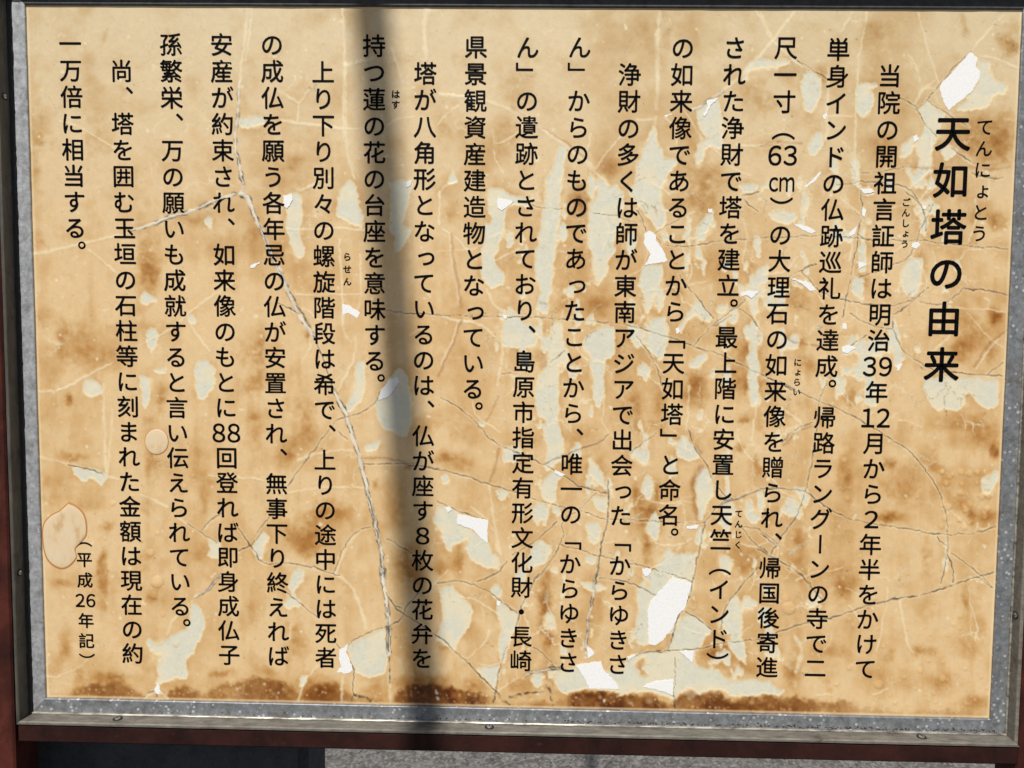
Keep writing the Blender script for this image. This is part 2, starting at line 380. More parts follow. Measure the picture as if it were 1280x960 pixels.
# cracks: kind, width px, cell, points.  d thin dark, l pale raised crease, b soft brown, m wide split
# crack with dark edges and pale core, k ragged black
CRACKS = [
 ('m', 2.2, 'A2', '640,185 720,160 800,125 880,105 990,60 1120,10'),
 ('l', 1.4, 'A2', '165,300 330,265 560,210 640,190'),
 ('l', 1.0, 'A2', '430,280 500,340 560,390'),
 ('l', 1.2, 'A2', '250,970 370,910 470,855 540,820'),
 ('l', 0.9, 'A2', '660,740 800,670 920,570 1040,490 1130,430'),
 ('l', 1.0, 'A2', '905,620 960,710 1010,770'),
 ('l', 1.6, 'A1', '1190,30 1180,150 1160,300 1150,400'),
 ('l', 1.2, 'A1', '1207,30 1200,150 1180,290'),
 ('m', 1.6, 'A1', '1150,400 1140,560 1130,700 1150,800 1165,880 1160,940'),
 ('m', 2.6, 'A2', '1150,5 1190,30 1220,110 1255,180 1290,270 1338,370'),
 ('m', 2.8, 'B2', '110,370 150,460 200,580 240,640 290,710'),
 ('k', 0.9, 'B2', '5,120 60,270 120,390 200,540 290,705'),
 ('d', 1.0, 'B2', '290,720 320,800 345,870 375,960'),
 ('m', 2.6, 'B3', '375,30 430,150 470,280 510,400 545,560 580,700 605,850 615,960'),
 ('k', 1.0, 'B3', '540,540 580,700 598,850 605,960'),
 ('m', 2.8, 'B4', '600,0 620,120 632,250 640,420'),
 ('k', 1.3, 'B4', '628,190 636,330 640,440 642,550'),
 ('l', 2.0, 'B4', '640,500 642,580 648,640'),
 ('l', 1.3, 'B1', '415,40 425,300 420,600 440,740 475,860'),
 ('l', 0.9, 'B1', '432,300 432,600 442,700'),
 ('l', 2.6, 'B1', '820,40 805,150 820,280'),
 ('l', 1.3, 'B1', '120,580 270,600 430,620 500,620'),
 ('l', 1.6, 'B1', '880,455 1000,465 1120,490 1267,545 1350,600 1400,640'),
 ('l', 2.2, 'C1', '100,585 240,690 350,770 420,850 460,890'),
 ('b', 1.2, 'C1', '0,515 110,590 250,680 350,760'),
 ('l', 1.0, 'B1', '630,600 700,570 760,560'),
 ('l', 1.6, 'B1', '430,320 490,300 560,280'),
 ('l', 1.1, 'B1', '650,230 680,320 705,400'),
 ('l', 0.9, 'B1', '710,430 760,420'),
 ('l', 0.9, 'B1', '870,600 920,550 970,510'),
 ('l', 0.9, 'B1', '110,440 180,480 210,500 240,450 270,420'),
 ('l', 0.9, 'B1', '205,500 200,580'),
 ('l', 0.9, 'B1', '190,915 300,890'),
 ('l', 2.4, 'C1', '710,60 700,200 700,400 695,520'),
 ('l', 1.6, 'C1', '690,560 680,620 650,680'),
 ('l', 1.0, 'C1', '600,580 680,575'),
 ('l', 1.0, 'C1', '400,810 450,740 520,660'),
 ('m', 1.6, 'C1', '860,530 950,480 1010,440'),
 ('l', 1.8, 'C1', '1010,440 1130,340 1200,260 1240,210'),
 ('l', 1.0, 'C1', '1170,50 1210,120 1240,180'),
 ('l', 1.0, 'C1', '1110,705 1267,685'),
 ('l', 1.0, 'D1', '0,60 50,160 65,200'),
 ('l', 1.0, 'D1', '60,200 120,120 165,60'),
 ('l', 1.4, 'D1', '60,200 130,260 200,320'),
 ('d', 0.8, 'D1', '180,290 290,360 330,380'),
 ('l', 0.9, 'D1', '445,60 390,150'),
 ('l', 1.2, 'D1', '515,60 490,200 470,340 460,560 455,760 475,900'),
 ('l', 1.2, 'D1', '330,330 320,560'),
 ('l', 1.0, 'D1', '760,60 800,220 850,370 870,420'),
 ('l', 1.2, 'D1', '1175,70 1050,200 1010,250'),
 ('l', 0.9, 'D1', '1060,270 1140,285 1240,325'),
 ('d', 1.0, 'D1', '1010,250 930,330 860,410 810,470 750,530'),
 ('d', 0.9, 'D1', '670,470 740,505 790,590 850,650'),
 ('d', 0.8, 'D1', '800,480 870,530 1000,610'),
 ('d', 0.8, 'D1', '920,710 960,740 1010,775'),
 ('l', 1.2, 'D1', '740,500 790,430 840,390'),
 ('b', 1.2, 'D1', '700,800 850,810 1000,800 1100,815 1200,800'),
 ('d', 0.8, 'D1', '1010,830 1080,850 1170,855'),
 ('d', 0.7, 'D1', '480,830 600,820 700,800'),
 ('l', 1.0, 'D1', '330,560 450,560'),
 ('l', 1.4, 'D1', '300,700 320,640 320,560'),
 ('l', 1.0, 'D1', '830,640 820,760 790,820'),
 ('d', 0.8, 'D1', '370,890 480,870 600,880 700,900 760,960'),
 ('b', 1.0, 'D1', '0,700 80,680 200,690'),
 ('d', 1.0, 'D2', '700,0 760,50 790,110 795,190'),
 ('d', 0.9, 'D2', '830,60 760,200 720,300 640,350 560,385 480,410'),
 ('d', 0.9, 'D2', '480,0 490,90 470,200 440,380 420,480 400,600'),
 ('d', 0.7, 'D2', '470,200 520,230 640,230 700,235'),
 ('d', 0.7, 'C2', '730,255 850,262 950,240 1100,225 1267,220 1390,212 1590,214 1750,230'),
 ('d', 0.8, 'D2', '700,230 850,240 1040,265 1190,272'),
 ('d', 0.7, 'D2', '130,410 270,340 200,380 280,470'),
 ('d', 0.8, 'D2', '200,380 300,480 400,520 600,545 700,530 810,455'),
 ('d', 1.1, 'D2', '810,455 700,550 640,590'),
 ('d', 0.9, 'D2', '770,530 850,545 930,510 975,460'),
 ('b', 1.6, 'D2', '975,460 1100,475 1190,495'),
 ('d', 0.7, 'D2', '975,460 1100,475 1190,495'),
 ('l', 0.8, 'D2', '940,560 1080,565 1180,580'),
 ('d', 1.0, 'D2', '640,600 650,690 690,760 740,800 800,840 880,860 980,872 1090,880 1170,880'),
 ('d', 0.8, 'D2', '1090,880 1120,850 1170,820'),
 ('b', 1.8, 'D2', '1180,670 1100,730 1030,840'),
 ('l', 1.0, 'D2', '1190,670 1110,740 1040,850'),
 ('l', 0.7, 'D2', '1000,580 1080,680 1170,750'),
 ('d', 0.8, 'D2', '400,770 470,715 520,690'),
 ('d', 0.7, 'D2', '430,580 540,640 640,660'),
 ('l', 0.9, 'D2', '720,310 770,360 800,440 770,510'),
 ('l', 0.9, 'D2', '1000,240 1040,120 1030,40'),
 ('l', 0.8, 'D2', '960,320 1000,280 1060,280'),
 ('l', 1.0, 'D2', '250,20 230,80 225,140'),
 ('l', 0.9, 'D2', '380,30 440,70 480,110 480,150'),
 ('l', 0.9, 'D2', '20,400 120,380 200,290'),
 ('l', 1.0, 'D2', '430,330 440,250 400,180'),
 ('b', 1.2, 'D2', '130,700 170,720 300,740'),
 ('d', 0.8, 'D2', '40,900 180,960'),
 ('d', 1.0, 'D3', '100,-10 130,10 290,85 400,130 530,200 620,260 700,310 770,380 830,460 870,550 895,640 900,720 905,820'),
 ('d', 0.9, 'D3', '0,500 110,505 215,510'),
 ('d', 0.9, 'D3', '215,510 330,600 420,640 520,665 700,695 860,720 1000,720 1140,685'),
 ('d', 0.8, 'D3', '320,0 285,90 255,330 235,450 215,520'),
 ('d', 1.0, 'D3', '215,520 180,620 110,730 50,820'),
 ('d', 0.8, 'D3', '100,280 170,220 260,180'),
 ('b', 2.0, 'D3', '110,290 170,235 240,200'),
 ('l', 1.4, 'D3', '80,180 120,130 200,190'),
 ('d', 0.8, 'D3', '850,735 900,780'),
 ('d', 0.9, 'D3', '905,820 890,880 870,960'),
 ('d', 0.9, 'D3', '905,820 925,880 930,950'),
 ('d', 0.6, 'D3', '920,815 1000,870 1100,960'),
 ('d', 1.1, 'D4', '80,310 230,260 340,240 480,195 560,170 660,150 850,110 960,70 1040,45 1125,15'),
 ('k', 0.7, 'D4', '560,170 660,150 850,110 960,70 1040,45 1125,15'),
 ('d', 1.0, 'D4', '1040,40 1110,95'),
 ('d', 0.8, 'D4', '130,0 200,40 245,90 300,160'),
 ('l', 1.2, 'D4', '670,150 690,270 715,370 740,410'),
 ('l', 1.8, 'D4', '170,330 200,400 170,500'),
 ('d', 0.7, 'D3', '0,715 70,770'),
 ('d', 0.8, 'D3', '-10,790 30,815 90,850 180,900 240,960'),
 ('b', 1.6, 'C3', '470,235 400,290 250,340 150,385'),
 ('d', 0.7, 'C3', '470,235 400,290 250,340 150,385'),
 ('d', 0.8, 'C3', '690,240 620,290 570,340'),
 ('d', 1.0, 'C3', '0,320 130,375 250,440 340,495 400,510 455,520'),
 ('b', 1.4, 'C3', '250,440 340,495 400,510 455,520'),
 ('d', 1.1, 'C3', '460,460 460,640 450,700 425,800 400,960'),
 ('k', 0.9, 'C3', '460,640 450,700 425,800'),
 ('m', 1.4, 'C4', '412,0 400,60 375,200 360,330 355,430'),
 ('d', 0.8, 'C3', '80,550 200,580 330,610 450,650'),
 ('d', 0.8, 'C3', '330,600 400,520'),
 ('d', 0.6, 'C3', '470,650 600,655 760,665 900,670 930,665'),
 ('d', 1.0, 'C3', '930,665 900,790 870,950 850,1030'),
 ('d', 1.1, 'C4', '850,130 800,240 750,390'),
 ('d', 0.9, 'C3', '850,220 880,310 930,380 960,450 1010,520 1060,555'),
 ('b', 2.2, 'C3', '850,230 870,280 905,330'),
 ('b', 1.6, 'C3', '1010,580 1100,545 1200,505 1267,495'),
 ('d', 0.8, 'C3', '1010,580 1100,545 1200,505 1267,495'),
 ('d', 0.8, 'C3', '1060,555 1000,575 930,660'),
 ('d', 0.8, 'C3', '1080,680 1160,690 1230,730 1290,780'),
 ('d', 0.8, 'C3', '1100,690 1160,760 1230,815'),
 ('b', 2.6, 'C3', '905,405 875,470 872,540 880,600 892,650'),
 ('l', 1.2, 'C3', '850,10 845,150 835,220'),
 ('d', 0.9, 'C3', '0,820 100,760 220,660'),
 ('d', 0.8, 'C3', '100,950 180,860 240,740 245,660 300,620'),
 ('d', 0.8, 'C3', '230,770 400,820 560,860 760,910 870,950'),
 ('d', 0.8, 'C4', '420,50 500,55 600,85 700,135'),
 ('d', 0.9, 'C4', '830,210 900,250 960,295'),
 ('d', 1.0, 'C4', '1190,-5 1170,10 1080,110 1020,200 1000,300'),
 ('d', 0.8, 'C4', '1267,335 1130,350 1000,360'),
 ('d', 0.9, 'C4', '1000,360 900,385 740,400 640,405 560,430'),
 ('k', 0.9, 'C4', '760,398 700,395 640,410'),
 ('d', 0.9, 'C4', '20,280 60,150 130,20'),
 ('d', 0.9, 'C4', '100,380 170,430 195,470'),
 ('m', 1.5, 'C4', '60,515 160,490 240,480'),
 ('k', 1.2, 'C4', '0,620 50,605 150,595'),
 ('k', 1.8, 'C4', '165,560 185,600 195,660'),
 ('k', 1.4, 'C4', '775,610 780,640 782,675'),
 ('d', 0.6, 'C4', '785,430 780,560 775,640'),
 ('d', 0.7, 'C2', '370,95 430,105 480,110 600,150'),
 ('d', 0.8, 'C2', '600,90 625,130 645,190'),
 ('d', 0.8, 'C2', '690,205 740,165 800,130'),
 ('d', 0.8, 'C2', '690,205 720,250'),
 ('d', 0.9, 'C2', '800,400 840,450 900,520 970,610'),
 ('d', 0.9, 'C2', '930,665 1030,590 1120,520'),
 ('d', 0.7, 'C2', '870,740 930,670 1050,600'),
 ('d', 0.7, 'C2', '1090,560 1150,600 1190,660'),
 ('d', 1.0, 'C2', '840,730 960,770 1080,820 1200,880 1330,940'),
 ('d', 0.7, 'C2', '0,600 200,605 400,620 500,630 600,650 700,680 840,730'),
 ('d', 0.8, 'C2', '600,690 680,810 720,930'),
 ('d', 0.7, 'C2', '180,820 220,790 250,760'),
 ('d', 0.6, 'C2', '60,50 120,70 240,85'),
 ('d', 0.9, 'C2', '1100,20 1150,10 1190,-5'),
 ('d', 0.7, 'C2', '1110,30 1150,70 1180,90'),
 ('l', 0.9, 'C2', '1110,130 1130,210 1110,330 1130,390'),
 ('l', 1.2, 'C2', '740,90 730,160 760,230'),
 ('d', 0.7, 'B2', '600,565 720,580 860,590'),
 ('k', 0.7, 'B2', '860,590 1000,590 1100,585'),
 ('d', 0.7, 'B2', '1000,595 1150,600 1267,600'),
 ('l', 1.2, 'B2', '150,180 250,178 400,175 520,185'),
 ('b', 1.8, 'B2', '940,200 950,350 970,450 985,550'),
 ('l', 1.2, 'B2', '930,205 938,330 960,440 975,540'),
 ('b', 1.6, 'B2', '985,620 950,720 900,830 875,880'),
 ('l', 1.6, 'B2', '975,620 940,720 890,830'),
 ('l', 1.8, 'B2', '900,600 975,620 1050,625'),
 ('l', 1.0, 'B2', '1000,620 1090,650 1170,720'),
 ('l', 1.2, 'B2', '400,230 415,500 420,660 460,720'),
 ('l', 1.2, 'B2', '500,300 505,480 490,560'),
 ('l', 1.4, 'B2', '1110,470 1140,540 1190,580'),
 ('l', 1.1, 'B2', '880,0 880,160'),
 ('l', 1.2, 'B2', '900,180 960,220 1020,290'),
 ('l', 1.0, 'B2', '1150,330 1267,270'),
 ('l', 0.9, 'B2', '190,490 300,495 500,490'),
 ('l', 1.0, 'B2', '480,700 470,800 420,900 390,960'),
 ('l', 1.2, 'B2', '1180,700 1180,800 1160,930'),
 ('d', 0.6, 'B2', '1180,870 1267,870'),
 ('l', 0.9, 'B1', '880,960 900,900 960,880'),
 ('d', 0.8, 'B2', '100,530 180,570 215,590'),
 ('d', 0.9, 'B3', '600,30 560,100 470,150 380,180 330,250 260,340 200,420 150,490'),
 ('d', 0.8, 'B3', '120,550 60,640 0,710'),
 ('d', 0.6, 'B3', '390,225 440,265'),
 ('d', 0.8, 'B3', '520,385 700,380 780,385'),
 ('b', 1.2, 'B3', '500,360 600,355 720,375'),
 ('d', 1.0, 'B3', '730,390 850,405 1000,440 1110,480 1267,525'),
 ('d', 0.8, 'B3', '890,70 980,120 1060,190 1120,250 1170,295'),
 ('b', 1.4, 'B3', '1170,295 1150,380 1120,480'),
 ('d', 0.7, 'B3', '1170,295 1267,330'),
 ('l', 1.6, 'B3', '1120,490 1150,700 1170,820'),
 ('d', 1.0, 'B3', '1200,850 1150,910 1060,950'),
 ('d', 0.9, 'B3', '870,560 960,605 1060,640 1110,650'),
 ('d', 0.7, 'B3', '370,910 430,770 480,710 550,685'),
 ('l', 1.2, 'B3', '385,910 440,780 490,720'),
 ('d', 0.7, 'B3', '630,740 750,810'),
 ('d', 0.8, 'B3', '0,820 40,860 150,860 280,880 400,920'),
 ('l', 1.2, 'B3', '200,370 270,340 400,320 460,320'),
 ('l', 0.8, 'B3', '120,530 300,500 520,500'),
 ('b', 1.2, 'B3', '1160,60 1130,140 1110,170'),
 ('l', 1.4, 'B4', '380,30 450,80 490,160 520,250 530,290'),
 ('d', 0.9, 'B4', '150,120 220,180 300,240'),
 ('d', 0.9, 'B4', '360,340 410,390 450,440 470,490'),
 ('d', 0.9, 'B4', '640,280 560,300 480,340 420,380'),
 ('d', 1.0, 'B4', '640,280 700,240 720,190 780,120'),
 ('d', 1.1, 'B4', '625,120 680,200 740,240 860,320 980,420 1100,540 1155,590'),
 ('d', 0.8, 'B4', '660,175 700,190'),
 ('d', 0.9, 'B4', '870,75 970,65 1060,85 1140,130 1255,220'),
 ('d', 0.9, 'B4', '1155,590 1170,480 1210,380'),
 ('k', 1.2, 'B4', '1155,590 1140,650'),
 ('k', 1.2, 'B4', '1155,590 1180,630 1225,660'),
 ('l', 1.4, 'B4', '1165,590 1200,565 1260,530'),
 ('k', 0.9, 'B4', '1220,620 1290,600 1350,600'),
 ('d', 0.8, 'B4', '470,490 465,560 475,620'),
 ('k', 1.6, 'B4', '455,640 475,615 510,620 555,640'),
 ('l', 1.0, 'B4', '200,640 240,540 300,470'),
 ('l', 1.0, 'B4', '410,640 415,530'),
 ('l', 1.0, 'A3', '190,350 330,385'),
 ('d', 0.8, 'A3', '330,385 460,420 500,435'),
 ('l', 1.0, 'A3', '500,435 570,460'),
 ('l', 1.4, 'A3', '680,530 800,590'),
 ('l', 0.9, 'A3', '850,640 960,710'),
 ('d', 0.8, 'A3', '900,670 960,710 1040,760'),
 ('d', 0.8, 'A3', '960,710 1000,660 1060,620'),
 ('d', 0.9, 'A3', '1150,690 1210,790 1267,860'),
 ('d', 0.9, 'A3', '1150,800 1210,770 1267,690'),
 ('l', 1.3, 'A3', '500,0 500,200 510,430'),
 ('l', 1.0, 'A3', '540,120 530,300 515,420'),
 ('l', 1.0, 'A3', '190,40 290,30 360,0'),
 ('l', 0.9, 'A3', '1000,440 1267,460'),
 ('l', 1.0, 'A3', '1140,180 1130,300'),
 ('m', 1.4, 'A4', '1060,30 1000,100 930,140'),
 ('l', 1.2, 'A4', '920,160 870,210 830,250 800,320'),
 ('k', 0.9, 'A4', '680,630 705,605 740,590'),
 ('l', 1.6, 'A4', '690,635 715,610 745,592'),
 ('k', 0.8, 'A4', '752,600 755,632'),
 ('l', 1.6, 'A4', '765,595 785,610 800,632'),
 ('k', 0.8, 'A4', '772,592 795,620'),
]
STAINS = [  # rust-brown stains: cell, x, y, rx, ry, strength
 ('A1', '200,680,70,45,.3 450,650,50,90,.3 505,170,10,35,.3 930,360,40,30,.2 460,430,40,60,.15 170,700,30,260,.3 300,400,60,60,.1 585,400,15,50,.3 190,560,60,60,.2'),
 ('A2', '220,620,50,40,.35 300,690,22,60,.5 330,800,60,60,.3 470,800,90,60,.45 400,700,60,70,.3 710,330,50,110,.75 720,400,30,60,.4 920,130,60,25,.35 185,230,25,40,.4 700,60,20,30,.2 660,620,60,100,.15 1150,760,70,60,.4 1230,910,60,50,.5'),
 ('A3', '330,80,14,22,1.1 350,345,60,15,.5 775,60,25,60,.5 720,180,40,18,.35 730,380,26,80,.6 990,450,40,40,.4 980,580,18,80,.35 520,690,35,25,.5 490,870,22,80,.5 420,580,30,20,.35 950,820,50,40,.35 720,830,60,60,.25 300,960,45,16,.5 1210,155,22,18,.5 200,480,60,60,.2 700,590,30,40,.3 240,560,40,30,.3 940,330,30,60,.25'),
 ('A4', '490,60,22,120,.4 310,350,26,80,.35 310,410,30,25,.35 740,130,30,40,.3 740,145,30,20,.4 540,525,70,20,.7 370,510,25,25,.4 860,440,50,40,.15 1210,220,30,50,.25 1060,510,40,15,.6 260,460,50,50,.25 480,180,30,60,.2 700,480,50,50,.2'),
 ('B1', '180,770,40,30,.35 900,640,40,60,.25 1210,630,60,50,.25 100,870,60,50,.2 900,900,50,50,.2 1180,720,60,60,.25 160,790,20,20,.3 1230,440,40,60,.2'),
 ('B2', '20,760,30,70,.7 260,690,22,18,.8 930,100,30,50,.35 90,280,30,50,.25 0,230,50,60,.35 1230,480,30,50,.3 250,400,50,80,.15 650,650,25,150,.2 930,560,60,80,.15'),
 ('B3', '230,190,45,120,.6 160,320,40,50,.5 370,610,90,50,.55 320,650,60,40,.4 230,720,80,60,.7 250,800,50,30,.6 572,490,18,22,.6 930,360,70,25,.7 1000,395,40,18,.5 820,190,60,35,.4 735,392,14,12,1.2 735,870,50,80,.9 980,840,18,80,.6 950,870,20,40,.4 880,880,30,30,.5 670,560,50,150,.2 1000,220,60,60,.2 130,380,30,60,.3 0,230,30,80,.3'),
 ('B4', '180,380,60,80,.4 300,590,90,50,.8 570,610,70,40,.4 900,370,30,15,.5 740,430,60,120,.25 60,500,50,30,.4 180,300,50,50,.3 620,480,60,80,.2 810,560,100,50,.9 1040,570,50,30,.5'),
 ('C1', '750,180,18,50,.4 650,150,60,100,.2 1160,430,60,50,.35 460,810,50,40,.55 900,850,80,80,.35 1220,500,40,40,.35 960,860,50,60,.35 230,520,40,40,.2 70,470,40,30,.2 330,960,80,60,.3 830,650,60,90,.25 380,920,30,50,.3'),
 ('C2', '420,540,60,50,.65 330,30,40,60,.7 900,30,70,50,.6 1130,780,50,60,.6 880,920,40,40,.6 1120,930,60,50,.5 160,790,40,50,.5 950,340,70,60,.2 800,470,30,60,.3 1140,370,25,30,.4 300,300,50,150,.2 240,540,40,50,.3 560,200,30,50,.25 1150,700,20,100,.4 1210,860,30,40,.4 300,860,50,70,.25 640,760,40,60,.3'),
 ('C3', '640,590,45,40,1.1 590,530,20,50,.7 695,530,20,50,.7 645,790,22,60,.8 870,50,40,60,.8 640,200,60,30,.6 590,90,30,60,.6 710,110,26,110,.5 1110,170,24,24,.9 1095,300,24,20,.9 1170,390,24,50,.6 360,420,90,70,.35 1130,850,60,60,.45 180,610,50,50,.2 130,930,80,60,.35 880,520,14,90,.6 1140,10,50,30,.4 820,250,60,60,.2 180,100,20,10,.8 600,650,60,60,.3 1190,200,30,60,.25'),
 ('C4', '165,200,26,170,1.0 175,345,22,30,.6 30,560,50,25,.5 1110,490,60,40,.7 980,410,80,50,.6 620,500,30,40,.6 1010,410,40,20,.5 700,350,60,30,.3 420,200,60,120,.2 1030,420,20,40,.3 180,540,40,60,.5'),
 ('D1', '1190,200,60,60,.5 1210,230,30,30,.7 1050,640,120,100,.5 1180,620,60,140,.4 1100,740,80,70,.45 1115,850,12,10,1.4 975,110,14,50,.5 1000,150,20,20,.3 580,150,60,40,.25 300,370,20,40,.35 570,700,60,70,.25 120,350,60,60,.25 540,170,40,60,.2 250,560,40,50,.3 940,930,60,40,.2 60,690,60,40,.3 330,830,50,50,.2'),
 ('D2', '1130,150,36,30,.8 1130,600,26,26,.9 1000,700,60,60,.5 960,760,40,50,.6 1110,780,26,40,.7 165,720,30,22,.9 500,430,20,30,.6 770,340,25,60,.45 200,520,60,50,.45 240,830,40,40,.5 1020,190,16,50,.45 1040,640,100,90,.35 520,250,40,60,.2 1180,330,30,60,.2 1050,100,60,40,.3 80,560,60,60,.2'),
 ('D3', '440,60,28,60,.6 230,90,40,40,.3 410,440,30,110,.55 620,380,26,30,.8 660,520,100,80,.45 625,640,50,18,.9 1130,330,22,24,1.5 1090,260,60,50,.5 980,190,140,30,.5 850,400,30,24,.5 810,350,40,50,.35 1010,635,16,26,1.0 960,580,40,30,.4 1090,640,50,30,.5 800,820,16,80,.4 195,750,24,44,.7 190,850,40,30,.4 110,160,60,50,.2 600,660,30,20,.5 1040,480,60,60,.2 700,420,60,40,.3 880,450,30,60,.3 880,520,40,40,.3 1080,145,12,12,.5 400,900,60,50,.3 310,150,40,40,.2'),
 ('D4', '150,510,26,45,.8 400,120,35,50,.6 180,400,18,90,.35 210,30,30,30,.3 990,170,14,80,.45 1010,380,50,60,.3 880,540,60,30,.4 760,400,26,20,.6 820,400,30,20,.5 1010,650,60,26,.6 620,420,30,20,.4 370,400,60,26,.35 540,520,60,40,.2 420,60,60,40,.3 350,550,40,50,.3 1060,300,30,60,.25 800,250,60,60,.15'),
]
# brown tide line along the bottom edge: photo x, upper limit y, strength
TIDE = [(58, 871, .2), (66, 864, .3), (84, 866, .5), (95, 856, 1.1), (122, 850, 1.2), (150, 846, 1.3), (170, 858, 1.2), (185, 868, .8),
        (205, 866, .6), (214, 858, 1.2), (232, 852, 1.4), (252, 862, .9), (276, 850, 1.2), (300, 846, 1.5), (322, 842, 1.6), (350, 846, 1.7),
        (366, 853, 1.1), (378, 864, .4), (392, 852, 1.2), (420, 850, 1.3), (440, 866, .7), (470, 868, .5), (486, 872, .3), (498, 858, 1.4), (520, 852, 2.6),
        (545, 852, 2.8), (575, 856, 2.8), (600, 860, 2.7), (612, 864, .6), (624, 876, .2), (645, 876, .6), (676, 872, .9), (690, 876, .5),
        (708, 868, .6), (716, 860, 2.4), (735, 859, 2.7), (780, 863, 2.7), (800, 866, 1.7), (806, 862, 2.8), (820, 866, 2.4), (836, 878, 1.0),
        (850, 864, 1.5), (865, 858, 1.7), (880, 864, 1.9), (898, 860, 2.2), (915, 872, 2.2), (930, 867, 2.1), (960, 865, 1.8), (990, 868, 1.9), (1015, 870, 1.5), (1040, 872, 1.2), (1060, 872, .9),
        (1085, 882, .6), (1110, 884, .6), (1140, 886, .5), (1170, 882, .5), (1200, 884, .5), (1225, 886, .4), (1245, 890, .2)]
# raised bubbles under the film: photo x, y, radius
BUBBLES = [(986, 760, 8.5), (1099, 855, 6), (986 - 4, 748, 5), (1056, 575, 4), (1059, 623, 3.5), (1062, 610, 2.5), (812, 876, 6), (866, 884, 3.5),
           (1130, 846, 3), (1150, 838, 4), (1178, 848, 5), (1184, 850, 3), (1207, 836, 3), (1062, 835, 3.5), (1046, 855, 3), (1161, 826, 3),
           (92, 571, 4), (189, 574, 2.5), (188, 691, 5), (197, 727, 8), (192, 744, 5), (132, 673, 2.5), (1092, 748, 3), (1250, 296, 2.5),
           (1251, 302, 2), (1260, 50, 3), (1262, 185, 2), (1260, 150, 2.5), (1262, 200, 2), (1245, 320, 2), (1245, 335, 2), (1245, 347, 2),
           (750, 872, 3), (772, 870, 3), (720, 872, 2), (574, 869, 2.5), (586, 868, 2), (595, 870, 3), (395, 862, 3), (403, 865, 2), (354, 862, 2.5),
           (338, 863, 2.5), (97, 865, 2.5), (112, 861, 2), (130, 862, 3), (218, 867, 3.5), (236, 866, 2.5), (300, 860, 2), (940, 878, 4), (905, 886, 2.5),
           (894, 884, 2), (980, 888, 3), (1115, 848, 2.5), (1200, 770, 3), (1192, 780, 3)]
for _k in range(46):     # honeycomb blistering, right edge
    BUBBLES.append((1176 + 60 * random.random(), 588 + 76 * random.random(), 2.2 + 2.6 * random.random()))
for _k in range(150):
    BUBBLES.append((1095 + 138 * random.random() ** .9, 780 + 106 * random.random(), 1.0 + 1.8 * random.random() ** 3))
for _k in range(260):
    _x = 62 + 1170 * random.random()
    BUBBLES.append((_x, 872 + 24 * (_x - 60) / 1180 - 24 * random.random(), .8 + 1.1 * random.random() ** 2))
for _k in range(60):
    BUBBLES.append((90 + 160 * random.random(), 560 + 280 * random.random(), 1.0 + 2.6 * random.random() ** 3))
BUBBLES = BUBBLES[:]

H, WD = 960, 1280
YY, XX = np.mgrid[0:H, 0:WD].astype(np.float32)
wx = fbm(H, WD, 14, 4, 1) * 1.5 + fbm(H, WD, 3, 2, 3) * .55
wy = fbm(H, WD, 14, 4, 2) * 1.5 + fbm(H, WD, 3, 2, 4) * .55
PX, PY = XX + wx, YY + wy                     # ragged edges
CX, CY = XX + wx * .5 + .8 * fbm(H, WD, 5, 2, 54), YY + wy * .5 + .8 * fbm(H, WD, 5, 2, 55)


def fill(mask, pts, X, Y, val=1.0):
    x0, y0 = np.maximum(pts.min(0) - 8, 0).astype(int)
    x1, y1 = np.minimum(pts.max(0) + 9, [WD, H]).astype(int)
    if x1 <= x0 or y1 <= y0:
        return
    x, y = X[y0:y1, x0:x1], Y[y0:y1, x0:x1]
    ins = np.zeros(x.shape, bool)
    n = len(pts)
    for i in range(n):
        (xa, ya), (xb, yb) = pts[i], pts[(i + 1) % n]
        if ya == yb:
            continue
        ins ^= ((ya > y) != (yb > y)) & (x < (xb - xa) * (y - ya) / (yb - ya) + xa)
    mask[y0:y1, x0:x1][ins] = val


def smooth_line(p, n=6):
    q = np.vstack([2 * p[0] - p[1], p, 2 * p[-1] - p[-2]])
    out = []
    for i in range(1, len(q) - 2):
        for t in np.arange(n) / n:
            out.append(.5 * (2 * q[i] + (q[i + 1] - q[i - 1]) * t + (2 * q[i - 1] - 5 * q[i] + 4 * q[i + 1] - q[i + 2]) * t * t
                       + (3 * q[i] - q[i - 1] - 3 * q[i + 1] + q[i + 2]) * t ** 3))
    out.append(p[-1])
    return np.array(out)


def line_dist(D, pts, reach=9):
    for a, b in zip(pts[:-1], pts[1:]):
        x0, y0 = np.maximum(np.minimum(a, b) - reach, 0).astype(int)
        x1, y1 = np.minimum(np.maximum(a, b) + reach + 1, [WD, H]).astype(int)
        if x1 <= x0 or y1 <= y0:
            continue
        x, y = CX[y0:y1, x0:x1], CY[y0:y1, x0:x1]
        d = b - a
        t = np.clip(((x - a[0]) * d[0] + (y - a[1]) * d[1]) / max(d @ d, 1e-6), 0, 1)
        dd = np.hypot(x - a[0] - t * d[0], y - a[1] - t * d[1])
        np.minimum(D[y0:y1, x0:x1], dd, out=D[y0:y1, x0:x1])


